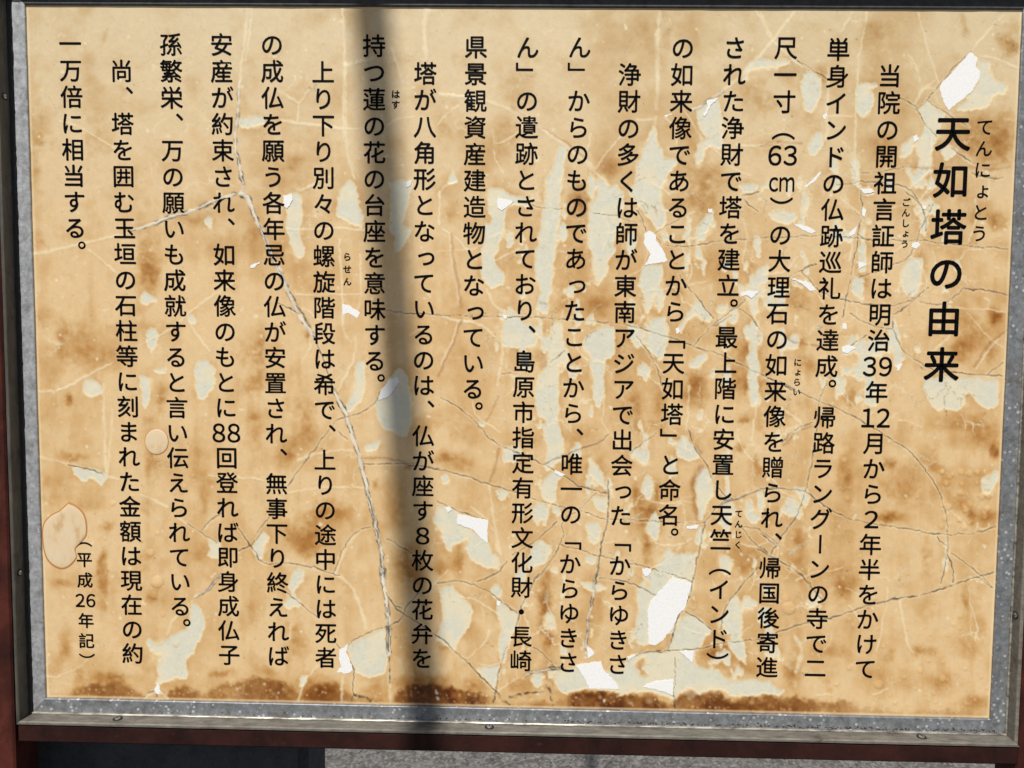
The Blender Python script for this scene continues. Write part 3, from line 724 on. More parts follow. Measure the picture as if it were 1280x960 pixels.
pale = np.zeros((H, WD), np.float32)
for c, s in PALE:
    fill(pale, P(c, s), PX, PY)
for c, s in FILM_ISLES:
    fill(pale, P(c, s), PX, PY, 0.0)
keep = blur(pale, 1)
ragn = .5 * fbm(H, WD, 9, 4, 31, .6) + .34 * fbm(H, WD, 2.6, 2, 32)
zone = np.clip((XX - 575) / 60, 0, 1) * np.clip((1235 - XX) / 60, 0, 1) * np.clip((YY - 150) / 90, 0, 1) * np.clip((872 - YY) / 30, 0, 1)
zone *= 1 - np.clip((XX - 1010) / 80, 0, 1) * np.clip((YY - 500) / 70, 0, 1)
streak = fbm(H, WD, 17, 4, 35, .55, 2.0)
pale = (.55 * keep + .45 * blur(pale, 2) + .62 * ragn > .47).astype(np.float32)
pale = np.maximum(pale, (streak * zone + .25 * ragn > .62).astype(np.float32))
pq = np.pad(pale, 1, mode='edge')
pale_soft = (.25 * pq[:-2, 1:-1] + .5 * pq[1:-1, 1:-1] + .25 * pq[2:, 1:-1])
pq = np.pad(pale_soft, 1, mode='edge')
pale_soft = (.25 * pq[1:-1, :-2] + .5 * pq[1:-1, 1:-1] + .25 * pq[1:-1, 2:])
near = blur(pale, 4)

S = np.zeros((H, WD), np.float32)
for c, s in STAINS:
    for it in s.split():
        x, y, rx, ry, st = map(float, it.split(','))
        (x, y), = P(c, '%f,%f' % (x, y))
        rx, ry = rx / 3.84, ry / 3.84
        g = ((XX + 2.2 * wx - x) / (rx * 1.15)) ** 2 + ((YY + 2.2 * wy - y) / (ry * 1.15)) ** 2
        S += 1.35 * st * np.exp(-g ** 1.15)
mott = fbm(H, WD, 26, 5, 11, .55)
fine = fbm(H, WD, 7, 3, 12, .6)
S *= np.clip(1 + .45 * fine + .25 * mott, .2, 2)
S += .05 + .24 * np.clip(mott, -1, 1) + .10 * np.clip(fine, -.6, 1) + .30 * np.clip(fbm(H, WD, 34, 4, 36) - .35, 0, 1) + .20 * fbm(H, WD, 110, 3, 13) + .16 * np.clip(fbm(H, WD, 10, 4, 51, .6, 6.0), -.3, 1) * np.clip((YY - 120) / 200, 0, 1)
cent = np.clip((YY - 60) / 260, 0, 1) * np.clip((XX - 60) / 200, .35, 1)
S += .06 * cent
S += .55 * np.clip(near, 0, .5) * np.clip(1 + .8 * fbm(H, WD, 30, 3, 14), 0, 2)     # rust creeps in from the bare edges
tx, ty, ts = np.array(TIDE).T
edge = np.interp(XX[0], tx, ty)[None, :] + 3.2 * fbm(H, WD, 9, 4, 15) + 1.0
stren = np.interp(XX[0], tx, ts)[None, :]
bot = 871.5 + (XX - 58.5) * 26 / 1178
tide = np.clip((YY - edge + 2 * fbm(H, WD, 4, 3, 33)) / 9, 0, 1)
tide = tide * tide * (3 - 2 * tide)
fade = np.clip((bot - YY) / 4.0, .6, 1)
TS = 1.15 * stren * tide * fade * np.clip(1 + .35 * fbm(H, WD, 6, 3, 16) + .3 * fbm(H, WD, 24, 2, 52), .3, 1.8)
S += .12 * np.clip((YY - edge + 16) / 22, 0, 1) * np.clip(stren, 0, 1.5)
S = np.maximum(S, 0)

f_top, f_mid = lin([218, 198, 160]), lin([225, 194, 147])
t = np.clip((YY - 20) / 330, 0, 1)[..., None]
film = f_top * (1 - t) + f_mid * t
film = film * np.exp(-S[..., None] * np.array([.42, .72, 1.24]) - TS[..., None] * np.array([.46, .70, 1.05]))
film *= (1 + .035 * fine + .03 * fbm(H, WD, 2, 2, 17))[..., None]
under = lin([217, 214, 194]) * (1 + .035 * fbm(H, WD, 5, 4, 18) + .03 * fbm(H, WD, 2, 1, 19))[..., None]
m = np.clip(pale_soft, 0, 1)
uw = np.clip(fbm(H, WD, 22, 4, 53) * 1.2 - .05, 0, .55)[..., None]
under = under * (1 - uw) + lin([232, 218, 184]) * uw
col = film * (1 - m[..., None]) + under * m[..., None]
rim = np.clip(4 * m * (1 - m), 0, 1) * .55
halo = np.clip(near * 2.2 + .8 * fbm(H, WD, 12, 4, 34) - .55 + np.clip(streak * zone - .30, 0, .5), 0, 1) * (1 - m)
film_h = lin([236, 214, 170])
col = col * (1 - .75 * halo[..., None]) + film_h * .75 * halo[..., None]
cream = lin([244, 226, 184])
col = col * (1 - rim[..., None]) + cream * rim[..., None]
hgt = -0.00034 * m + 0.00012 * fbm(H, WD, 20, 4, 20) + 0.00014 * fbm(H, WD, 60, 2, 21) + 0.00012 * rim

lw = np.clip(1 + .55 * fbm(H, WD, 10, 3, 22), .35, 1.8)
la = np.clip(.95 + .5 * fbm(H, WD, 16, 3, 23), .25, 1.0)
dist = {}
groups = {}
for kd, wdt, c, s in CRACKS:
    q_ = smooth_line(P(c, s), 3 if kd in 'dkm' else 5)
    if kd in 'dkm':
        q_ = q_ + rng.normal(0, .38, q_.shape)
    groups.setdefault((kd, wdt), []).append(q_)
crease, dark_c, brown_c = lin([240, 226, 190]), lin([66, 50, 36]), lin([158, 98, 48])
black_c, core_c = lin([40, 32, 26]), lin([232, 228, 212])


def over(c, a):
    global col
    col = col * (1 - a[..., None]) + c * a[..., None]


r3 = np.random.default_rng(5)
for k in range(80):
    x, y = (r3.uniform(590, 1235), r3.uniform(120, 880)) if k < 50 else (r3.uniform(60, 1235), r3.uniform(20, 860))
    an, pts = r3.uniform(0, math.pi), []
    bend = r3.normal(0, .12)
    for q in range(int(r3.integers(3, 9))):
        pts.append((x, y))
        st_ = r3.uniform(7, 15)
        x, y = x + st_ * math.cos(an), y + st_ * math.sin(an)
        an += bend + r3.normal(0, .22)
    pts = np.clip(np.array(pts), [40, 12], [1236, 868])
    kd = 'l'
    groups.setdefault((kd, .5 if kd == 'd' else .75), []).append(smooth_line(pts, 4))
allD = np.full((H, WD), 30.0, np.float32)
for order in 'lbmdk':
    for (kd, wdt), ls in groups.items():
        if kd != order:
            continue
        D = np.full((H, WD), 30.0, np.float32)
        for q in ls:
            line_dist(D, q)
        allD = np.minimum(allD, D)
        w2 = wdt * lw
        if kd == 'l':
            a = np.clip(1.35 - D / w2 * .8, 0, 1) * la * .62
            over(crease, a)
            hgt += .00040 * a
        elif kd == 'b':
            a = np.clip(1.4 - D / (w2 * 1.2), 0, 1) * la * .5
            over(brown_c, a)
            hgt += -.00008 * a
        elif kd == 'd':
            over(crease, np.clip(1.0 - np.abs(D - 1.7) / 1.2, 0, 1) * .42 * la)
            a = np.clip(1.12 - D / (w2 * .82), 0, 1) * np.clip(la * 1.15, .3, 1)
            over(dark_c, a)
            hgt += -.00030 * a
        elif kd == 'm':
            o = wdt * .95
            a = np.clip(1.3 - D / o, 0, 1)
            over(core_c, a * .85)
            e1 = np.clip(1 - np.abs(D - o * .95) / (.95 * lw), 0, 1) * np.clip(.5 + .9 * fbm(H, WD, 8, 3, 24), 0, 1)
            over(black_c, np.clip(e1 * 1.5, 0, .95))
            e2 = np.clip(1 - D / .8, 0, 1) * np.clip(.2 + 1.2 * fbm(H, WD, 12, 2, 25), 0, 1)
            over(dark_c, e2 * .7)
            hgt += .0004 * a - .0005 * e1
        else:
            a = np.clip(1.3 - D / (wdt * lw * 1.1), 0, 1) * np.clip(.75 + .9 * fbm(H, WD, 5, 3, 26), 0, 1)
            over(black_c, a * .9)
            hgt += -.0002 * a
# fine crazing: edges of warped cells, broken up
cw, ch_ = XX + 3.5 * wx + 14 * fbm(H, WD, 60, 2, 41), YY + 3.5 * wy + 14 * fbm(H, WD, 60, 2, 42)
cs = 38.0
f1, f2 = np.full((H, WD), 1e9, np.float32), np.full((H, WD), 1e9, np.float32)
gi, gj = np.floor(cw / cs).astype(int), np.floor(ch_ / cs).astype(int)
jit = np.random.default_rng(8).uniform(.05, .95, (2, 64, 64)).astype(np.float32)
for di in (-1, 0, 1):
    for dj in (-1, 0, 1):
        a_i, a_j = (gi + di) % 64, (gj + dj) % 64
        dd = np.hypot((gi + di + jit[0][a_j, a_i]) * cs - cw, (gj + dj + jit[1][a_j, a_i]) * cs - ch_)
        f2 = np.minimum(f2, np.maximum(f1, dd))
        f1 = np.minimum(f1, dd)
craze = np.clip(1.15 - (f2 - f1) / 2.0, 0, 1)
gate = np.clip(.15 + .85 * zone + .9 * fbm(H, WD, 45, 3, 43) - .25, 0, 1)
over(crease, craze * gate * np.clip(.5 + .9 * fbm(H, WD, 25, 2, 44), 0, .75))
ck = np.clip(1.0 - (f2 - f1) / 1.1, 0, 1) * gate * np.clip(.0 + 1.5 * fbm(H, WD, 30, 2, 45), 0, .6)
over(dark_c, ck)
hgt += .00016 * craze * gate - .0002 * ck
# fine dark dust specks
for k in range(2300):
    x, y = rng.uniform(34, 1276), rng.uniform(8, 890)
    r = rng.uniform(.35, .75) + (.5 if rng.random() < .06 else 0)
    x0, y0 = int(max(x - 3, 0)), int(max(y - 3, 0))
    sl = (slice(y0, y0 + 7), slice(x0, x0 + 7))
    a = np.clip(1.2 - np.hypot(XX[sl] - x, YY[sl] - y) / r * .8, 0, 1) * rng.uniform(.2, .7)
    col[sl] = col[sl] * (1 - a[..., None]) + lin([84, 62, 44]) * a[..., None]
for x, y, r in BUBBLES:
    R = int(r * 2 + 4)
    x0, y0 = int(max(x - R, 0)), int(max(y - R, 0))
    sl = (slice(y0, min(y0 + 2 * R, H)), slice(x0, x0 + 2 * R))
    d = np.hypot(XX[sl] - x + wx[sl] * .5, YY[sl] - y + wy[sl] * .5) / r
    hgt[sl] += np.sqrt(np.clip(1 - d * d, 0, 1)) * .00026 * r / 2
    ring = np.clip(1 - np.abs(d - 1.05) / max(.22, .7 / r), 0, 1) * (.30 if r > 2 else .2)
    col[sl] *= (1 - ring[..., None] * np.array([.25, .42, .6]))
    a = np.clip(1.1 - d, 0, 1) * (.55 if r < 2.2 else .38)
    col[sl] = col[sl] * (1 - a[..., None]) + lin([238, 196, 134]) * a[..., None]
# cream border of the sheet
BL = np.minimum(np.minimum(XX - (32.5 + (YY - 6.5) * 26 / 865), (1277.5 - (YY - 12.5) * 41 / 885) - XX),
                np.minimum(YY - (6.5 + (XX - 32.5) * 6 / 1245), bot - YY))
over(lin([242, 226, 190]), np.clip(1 - np.abs(BL - 1.6) / 1.5, 0, 1) * .55)
col = np.clip(col * 0.885, 0.004, 0.9)
# ------------------------------------------------------------------ materials
film_mat, t_, b_ = node_mat('weathered_print_film', 0.42)
at = t_.nodes.new('ShaderNodeAttribute')
at.attribute_name = 'wear'
nz = noise_node(t_, 900, 3, .6)
t_.links.new(mixc(t_, .10, at.outputs['Color'], ramp(t_, nz.outputs[0], [(.3, (.25, .25, .25)), (.7, (.8, .8, .8))]), 'OVERLAY'), b_.inputs['Base Color'])
b_.inputs['Specular IOR Level'].default_value = .35
bump(t_, b_, noise_node(t_, 420, 5, .65).outputs[0], .25, .0004)

bare_mat, t_, b_ = node_mat('bare_white_board', 0.5)
t_.links.new(ramp(t_, noise_node(t_, 500, 4, .6).outputs[0], [(.3, (.73, .73, .72)), (.6, (.81, .81, .80))]), b_.inputs['Base Color'])

ink_mat, t_, b_ = node_mat('black_vinyl_lettering', 0.38)
b_.inputs['Base Color'].default_value = (.0030, .0026, .0036, 1)
b_.inputs['Specular IOR Level'].default_value = .08

blis_mat, t_, b_ = node_mat('raised_blister_film', 0.4)
t_.links.new(ramp(t_, noise_node(t_, 60, 5, .6, (1, 1, .5)).outputs[0], [(.3, tuple(lin([205, 168, 118]) * .85)), (.48, tuple(lin([228, 204, 166]) * .85)), (.75, tuple(lin([230, 212, 180]) * .85))]), b_.inputs['Base Color'])
rim_mat, t_, b_ = node_mat('blister_rust_rim', 0.5)
b_.inputs['Base Color'].default_value = (*(lin([196, 136, 76]) * .85), 1)


def metal_mat(name, base, spots, spot_amt, dirt, stretch=(1, 1, 1), sc_=1.0, rough=.5):
    m, t, b = node_mat(name, rough, .35)
    n1 = noise_node(t, 130 * sc_, 6, .7, stretch)
    c = ramp(t, n1.outputs[0], [(.30, tuple(x * .58 for x in base)), (.5, base), (.72, tuple(min(1, x * 1.45) for x in base))])
    vo = t.nodes.new('ShaderNodeTexVoronoi')
    vo.inputs['Scale'].default_value = 150
    tc = t.nodes.new('ShaderNodeTexCoord')
    t.links.new(tc.outputs['Object'], vo.inputs['Vector'])
    msk = ramp(t, vo.outputs['Distance'], [(spot_amt * .6, (1, 1, 1)), (spot_amt * 1.15, (0, 0, 0))])
    keep = ramp(t, noise_node(t, 45, 2).outputs[0], [(.48, (0, 0, 0)), (.56, (1, 1, 1))])
    c = mixc(t, mixc(t, 1.0, msk, keep, 'MULTIPLY'), c, spots)
    n2 = noise_node(t, 26, 6, .7, (1, 1, 1), .6)
    c = mixc(t, ramp(t, n2.outputs[0], [(.54, (0, 0, 0)), (.72, (.75, .75, .75))]), c, dirt)
    t.links.new(c, b.inputs['Base Color'])
    bump(t, b, n1.outputs[0], .35, .0005)
    return m


shaded_strip_mat = metal_mat('shade_toned_strip', (.06, .06, .062), (.2, .2, .2), .05, (.02, .02, .02), (1, 1, 1), .8, .7)  # top strip: the top rail's shade put into the base colour
shaded_wall_mat = metal_mat('shade_toned_aluminium_wall', (.085, .08, .068), (.2, .2, .2), .05, (.03, .028, .024), (1, 1, .25), .8, .6)  # top and left walls: their shaded side put into a darker colour
strip_mat = metal_mat('oxidised_aluminium_strip', (.20, .212, .225), (.50, .52, .53), .30, (.11, .095, .075))
strip_left_mat = metal_mat('pale_aluminium_strip', (.36, .375, .39), (.6, .6, .6), .16, (.17, .17, .165))
wall_mat = metal_mat('dull_aluminium_wall', (.215, .20, .17), (.4, .38, .34), .08, (.07, .055, .04), (.3, 1, 1), 1.2, .5)
grime_mat, t_, b_ = node_mat('black_grime', 0.8)
t_.links.new(ramp(t_, noise_node(t_, 300, 4).outputs[0], [(.35, (.018, .013, .012)), (.7, (.06, .045, .04))]), b_.inputs['Base Color'])
black_bead_mat, t_, b_ = node_mat('black_bead', 0.6)
b_.inputs['Base Color'].default_value = (.008, .008, .009, 1)
bead_mat, t_, b_ = node_mat('worn_bright_edge', 0.35, .5)
t_.links.new(ramp(t_, noise_node(t_, 160, 5, .7, (.3, 1, 1)).outputs[0], [(.35, (.14, .12, .10)), (.6, (.55, .52, .44))]), b_.inputs['Base Color'])
paint_mat, t_, b_ = node_mat('red_brown_paint', 0.6)
b_.inputs['Specular IOR Level'].default_value = .15
c_ = ramp(t_, noise_node(t_, 18, 7, .7, (1, 1, 1), .4).outputs[0], [(.28, (.008, .0035, .003)), (.5, (.024, .0080, .0065)), (.72, (.042, .013, .010))])
c_ = mixc(t_, ramp(t_, noise_node(t_, 70, 6, .75).outputs[0], [(.63, (0, 0, 0)), (.70, (.7, .7, .7))]), c_, (.075, .035, .022))
t_.links.new(c_, b_.inputs['Base Color'])
bump(t_, b_, noise_node(t_, 150, 6, .7).outputs[0], .5, .001)
post_mat, t_, b_ = node_mat('red_post_paint', 0.6)
b_.inputs['Specular IOR Level'].default_value = .15
c_ = ramp(t_, noise_node(t_, 26, 7, .7, (1, 1, .5), .4).outputs[0], [(.28, (.018, .006, .005)), (.5, (.052, .013, .009)), (.72, (.10, .024, .017))])
t_.links.new(c_, b_.inputs['Base Color'])
bump(t_, b_, noise_node(t_, 150, 6, .7).outputs[0], .5, .001)
screw_mat, t_, b_ = node_mat('screw_steel', 0.3, .9)
b_.inputs['Base Color'].default_value = (.45, .44, .42, 1)
slot_mat, t_, b_ = node_mat('screw_dark_ring', 0.7)
b_.inputs['Base Color'].default_value = (.012, .011, .010, 1)
ground_mat, t_, b_ = node_mat('grey_granite_paving', 0.85)
vo = t_.nodes.new('ShaderNodeTexVoronoi')
vo.inputs['Scale'].default_value = 70
tc = t_.nodes.new('ShaderNodeTexCoord')
t_.links.new(tc.outputs['Object'], vo.inputs['Vector'])
c_ = ramp(t_, vo.outputs['Color'], [(.1, (.02, .018, .016)), (.4, (.15, .135, .12)), (.7, (.36, .34, .31)), (1, (.62, .60, .55))])
c_ = mixc(t_, .35, mixc(t_, 1.0, c_, (.50, .485, .47), 'MULTIPLY'), ramp(t_, noise_node(t_, 14, 6, .7).outputs[0], [(.3, (.12, .11, .10)), (.7, (.40, .385, .36))]))
t_.links.new(c_, b_.inputs['Base Color'])
bump(t_, b_, noise_node(t_, 120, 5, .7).outputs[0], .8, .006)
shade_block_mat, t_, b_ = node_mat('shade_dark_block', 0.7)
t_.links.new(ramp(t_, noise_node(t_, 30, 7, .7).outputs[0], [(.3, (.012, .015, .022)), (.7, (.045, .052, .068))]), b_.inputs['Base Color'])
bump(t_, b_, noise_node(t_, 40, 6, .7).outputs[0], .8, .01)
pole_mat, t_, b_ = node_mat('galvanised_pole', 0.5, .6)
b_.inputs['Base Color'].default_value = (.4, .41, .42, 1)

# ------------------------------------------------------------------ ground
def grid_sheet(name, x0, x1, y0, y1, z, n, mat, amp=0.0, **kw):
    xs, ys = np.linspace(x0, x1, n), np.linspace(y0, y1, n)
    X, Y = np.meshgrid(xs, ys)
    Z = z + amp * fbm(n, n, 8, 4, 77)
    i = np.arange(n * n).reshape(n, n)
    q = np.stack([i[:-1, :-1], i[:-1, 1:], i[1:, 1:], i[1:, :-1]], -1).reshape(-1, 4)
    me = np_mesh(name, np.stack([X, Y, Z], -1).reshape(-1, 3), q, mat)
    return link(bpy.data.objects.new(name, me), **kw)


GZ = -2.15
grid_sheet('ground', -60, 60, -60, 60, GZ, 60, ground_mat, kind='structure')

# ------------------------------------------------------------------ the board
board = bpy.data.objects.new('information_board', None)
link(board, label='framed temple information board with cracked rust-stained cream sheet, black vertical lettering and red-brown posts',
     category='sign')
CORN = [(32.5, 6.5), (1277.5, 12.5), (1236.5, 897.5), (58.5, 871.5)]     # TL TR BR BL in the photo
Q = np.array([np.array(unproj(*c)) for c in CORN])                       # the same four corners on the plane, metres

# dense sheet
NX, NY = 1060, 760
u = np.linspace(0, 1, NX)[None, :, None]
v = np.linspace(0, 1, NY)[:, None, None]
G = (Q[0] * (1 - u) + Q[1] * u) * (1 - v) + (Q[3] * (1 - u) + Q[2] * u) * v
gx, gz = G[..., 0], G[..., 1]
px, py = project(gx, np.zeros_like(gx), gz)


def sample(A, px, py):
    x = np.clip(px, 0, WD - 1.001)
    y = np.clip(py, 0, H - 1.001)
    xi, yi = x.astype(int), y.astype(int)
    fx, fy = x - xi, y - yi
    if A.ndim == 3:
        fx, fy = fx[..., None], fy[..., None]
    return (A[yi, xi] * (1 - fx) + A[yi, xi + 1] * fx) * (1 - fy) + (A[yi + 1, xi] * (1 - fx) + A[yi + 1, xi + 1] * fx) * fy


vc = sample(col, px, py)
vh = sample(hgt, px, py)
co = np.stack([gx, -vh, gz], -1).reshape(-1, 3)
rgba = np.concatenate([vc, np.ones(vc.shape[:2] + (1,))], -1).reshape(-1, 4).astype(np.float32)
idx = np.arange(NX * NY).reshape(NY, NX)
quads = np.stack([idx[:-1, :-1], idx[1:, :-1], idx[1:, 1:], idx[:-1, 1:]], -1)
pm = sample(pale, px, py)
fm = (pm[:-1, :-1] + pm[1:, :-1] + pm[1:, 1:] + pm[:-1, 1:]) > 2.0
# connected patches of undercoat (label spreading)
lab = np.where(fm, np.arange(fm.size).reshape(fm.shape) + 1, 0)
for _ in range(400):
    old = lab.copy()
    for dy_, dx_ in ((1, 0), (-1, 0), (0, 1), (0, -1)):
        lab = np.where(fm, np.maximum(lab, np.where(np.roll(fm, (dy_, dx_), (0, 1)), np.roll(lab, (dy_, dx_), (0, 1)), 0)), 0)
    if (lab == old).all():
        break
ids, cnt = np.unique(lab[lab > 0], return_counts=True)
big = ids[cnt >= 40]
small_mask = fm & ~np.isin(lab, big)


def sheet_part(name, sel, **kw):
    q = quads[sel]
    used, inv = np.unique(q.ravel(), return_inverse=True)
    me = np_mesh(name, co[used], inv.reshape(-1, 4), film_mat)
    ca = me.color_attributes.new('wear', 'FLOAT_COLOR', 'POINT')
    ca.data.foreach_set('color', rgba[used].ravel())
    return link(bpy.data.objects.new(name, me), board, **kw)


sheet_part('cream_film', ~np.isin(lab, big), label='stained cream printed film covering the board')
for i in big:
    sheet_part('undercoat_patch', lab == i)

# backing board behind the film
def slab(name, quad, y0, y1, mat, parent=board, **kw):
    vs = [(x, y0, z) for x, z in quad] + [(x, y1, z) for x, z in quad]
    return mesh_obj(name, vs, [(3, 2, 1, 0), (4, 5, 6, 7), (0, 1, 5, 4), (1, 2, 6, 5), (2, 3, 7, 6), (3, 0, 4, 7)], mat, parent, **kw)


cen = Q.mean(0)
slab('backing_board', Q + (cen - Q) * -.006, .002, .012, bare_mat)

# crisp bare patches
for c, s in BARE:
    p = P(c, s)
    if p[:, 0].min() < 20 or (p < 0).any():
        continue
    out = []
    for a, b in zip(p, np.roll(p, -1, 0)):
        n = max(1, int(np.hypot(*(b - a)) / 2.2))
        for k in range(n):
            q = a + (b - a) * k / n
            if k:
                q = q + rng.normal(0, .38, 2)
            out.append(q)
    out = np.array(out)
    x, z = unproj(out[:, 0], out[:, 1])
    n = len(x)
    if sum(x[i] * z[(i + 1) % n] - x[(i + 1) % n] * z[i] for i in range(n)) < 0:
        x, z = x[::-1], z[::-1]
    vs = [(x[i], -.00032, z[i]) for i in range(n)] + [(x[i], .0004, z[i]) for i in range(n)]
    fs = [tuple(range(n))] + [(i, i + n, (i + 1) % n + n, (i + 1) % n) for i in range(n)]
    mesh_obj('bare_patch', vs, fs, bare_mat, board)

# two large blisters at the lower left
def blister(pts, h):
    q = smooth_line(np.vstack([pts, pts[:1]]), 5)[:-1]
    c0 = q.mean(0)
    rings = [(1.06, 0.0, 1), (1.0, .5, 1), (.965, .8, 0), (.85, .95, 0), (.5, 1.0, 0)]
    vs, fs, mi = [], [], []
    n = len(q)
    for s_, hh, _m in rings:
        r = c0 + (q - c0) * s_
        x, z = unproj(r[:, 0], r[:, 1])
        vs += [(x[i], -.0002 - h * hh - (0 if hh < .9 else random.uniform(0, .0001)), z[i]) for i in range(n)]
    for k in range(len(rings) - 1):
        for i in range(n):
            fs.append((k * n + i, (k + 1) * n + i, (k + 1) * n + (i + 1) % n, k * n + (i + 1) % n))
            mi.append(1 if k < 1 else 0)
    x, z = unproj(c0[0], c0[1])
    vs.append((float(x), -.0002 - h * 1.02, float(z)))
    for i in range(n):
        fs.append(((len(rings) - 1) * n + i, len(vs) - 1, (len(rings) - 1) * n + (i + 1) % n))
        mi.append(0)
    o = mesh_obj('blister', vs, fs, blis_mat, board, True)
    o.data.materials.append(rim_mat)
    for p_, m_ in zip(o.data.polygons, mi):
        p_.material_index = m_
    return o


blister(P('A3', '330,575 370,595 405,640 412,720 385,760 360,790 365,830 330,870 290,880 240,850 215,790 210,690 240,640 290,610'), .0008)['label'] = 'large kidney-shaped blister near the left edge'
blister(np.array([(196 + 14.3 * math.cos(a), 552 + 15.6 * math.sin(a)) for a in np.linspace(0, 2 * math.pi, 12, endpoint=False)]), .0007)['label'] = 'round blister left of the text'

# ------------------------------------------------------------------ lettering
ZL = -.00042
_cache = {}


def glyph_area(ch, off):
    cu = bpy.data.curves.new('glyph', 'FONT')
    cu.body = ch
    cu.size = 1
    cu.resolution_u = 3
    cu.offset = off
    o = bpy.data.objects.new('glyph', cu)
    COL.objects.link(o)
    ev = o.evaluated_get(bpy.context.evaluated_depsgraph_get())
    me = ev.to_mesh()
    a = sum(p.area for p in me.polygons)
    per = 0.0
    used = {}
    for p in me.polygons:
        for e in p.edge_keys:
            used[e] = used.get(e, 0) + 1
    for (i, j), c in used.items():
        if c == 1:
            per += (me.vertices[i].co - me.vertices[j].co).length
    ev.to_mesh_clear()
    bpy.data.objects.remove(o)
    bpy.data.curves.remove(cu)
    return a, per


def glyph(ch, erode, dil):
    key = (ch, erode, dil)
    if key in _cache:
        return _cache[key]
    if ch in '意':
        erode, dil = 0, .012
    a0, p0 = glyph_area(ch, 0)
    while erode > 0:
        a1, _p = glyph_area(ch, -erode)
        want = a0 - p0 * erode * .97
        if abs(a1 - want) < .035 * a0:
            break
        print('glyph fallback', ch, erode, round(a1 / a0, 2), round(want / a0, 2))
        erode, dil = erode - .005, dil - .005
        if erode < .004:
            dil -= erode
            erode = 0
    cu = bpy.data.curves.new('glyph', 'FONT')
    cu.body = ch
    cu.size = 1
    cu.resolution_u = 4
    cu.offset = -erode
    o = bpy.data.objects.new('glyph', cu)
    COL.objects.link(o)
    dg = bpy.context.evaluated_depsgraph_get()
    ev = o.evaluated_get(dg)
    me = ev.to_mesh()
    vs = [np.array([a.co.x - .5, a.co.y - .37]) for a in me.vertices]
    fs = [tuple(p.vertices) for p in me.polygons]
    cnt_ = {}
    for f in fs:
        for i in range(len(f)):
            e = (f[i], f[(i + 1) % len(f)])
            k = tuple(sorted(e))
            cnt_[k] = cnt_.get(k, []) + [e]
    ev.to_mesh_clear()
    bpy.data.objects.remove(o)
    bpy.data.curves.remove(cu)
    V = [(*p, 0.0) for p in vs]
    F = list(fs)
    border = [e[0] for e in cnt_.values() if len(e) == 1]
    # round every stroke end: widen the eroded outline with strips and discs
    quads_, turn = [], {}
    for a, b in border:
        d = vs[b] - vs[a]
        L = np.hypot(*d)
        if L < 1e-6:
            continue
        d = d / L
        nrm = np.array([d[1], -d[0]]) * dil
        turn.setdefault(a, []).append(d)
        turn.setdefault(b, []).append(d)
        i0 = len(V)
        V += [(*vs[a], 1.0), (*vs[b], 1.0), (*(vs[b] + nrm), 1.0), (*(vs[a] + nrm), 1.0)]
        F.append((i0, i0 + 3, i0 + 2, i0 + 1))
    for a, ds in turn.items():
        if len(ds) >= 2 and ds[0] @ ds[1] > .93:
            continue
        i0 = len(V)
        for k in range(10):
            an = 2 * math.pi * k / 10
            V.append((vs[a][0] + dil * math.cos(an), vs[a][1] + dil * math.sin(an), 2.0))
        F.append(tuple(range(i0, i0 + 10)))
    _cache[key] = (np.array(V), F)
    return _cache[key]


SMALL = set('っゃゅょッャュョ')


class Text:
    def __init__(self):
        self.v, self.f, self.n = [], [], 0

    def put(self, ch, x, z, em, dx=0., dz=0., sx=1., sz=1., rot=False, er=.020, di=.0335):
        V, F = glyph(ch, er, di)
        X, Z = V[:, 0] * sx, V[:, 1] * sz
        if rot:
            X, Z = Z, -X
        y = ZL - V[:, 2] * 1.2e-5
        self.v.append(np.stack([x + (X + dx) * em, y, z + (Z + dz) * em], -1))
        self.f += [tuple(i + self.n for i in f) for f in F]
        self.n += len(V)

    def cell(self, tok, x, z, em, **k):
        if tok == '、':
            self.put(tok, x, z, em, dx=.33 + .30, dz=.30 + .29, **k)
        elif tok == '。':
            self.put(tok, x, z, em, dx=.27 + .31, dz=.37 + .28, **k)
        elif tok == 'ー':
            self.put(tok, x, z, em, rot=True, sz=.9, **k)
        elif tok in SMALL:
            self.put(tok, x, z, em, dx=.08, dz=.06, **k)
        elif len(tok) == 2 and tok != 'cm':
            for i, d in enumerate(tok):
                self.put(chr(ord(d) - 48 + 0xFF10), x, z, em, dx=(-.33, .33)[i], sx=1.02, sz=1.08, **k)
        elif tok == 'cm':
            self.put('ｃ', x, z, em, dx=-.35, sx=.72, sz=1.04, **k)
            self.put('ｍ', x, z, em, dx=.21, sx=.72, sz=1.04, **k)
        elif tok == '8':
            self.put('８', x, z, em, sx=1.1, sz=1.0, **k)
        elif tok == '2':
            self.put('２', x, z, em, sx=1.1, sz=1.0, **k)
        else:
            self.put({'（': '︵', '）': '︶', '「': '﹁', '」': '﹂'}.get(tok, tok), x, z, em, **k)

    def build(self, name, label=None):
        o = mesh_obj(name, np.concatenate(self.v), self.f, ink_mat, board)
        if label:
            o['label'] = label
        return o


def tokens(s):
    out, i = [], 0
    while i < len(s):
        if s[i:i + 2] == 'cm' or (s[i:i + 2].isdigit() and s[i:i + 2].isascii() and len(s[i:i + 2]) == 2):
            out.append(s[i:i + 2])
            i += 2
        else:
            out.append(s[i])
            i += 1
    return out


def column(name, s, p0, p1, n1, em, label=None, **k):
    """first cell at p0, the cell number n1 (from 0) at p1, both photo pixels"""
    T = Text()
    a, b = np.array(unproj(*p0)), np.array(unproj(*p1))
    for i, tok in enumerate(tokens(s)):
        q = a + (b - a) * i / n1
        T.cell(tok, q[0], q[1], em, **k)
    return T.build(name, label)


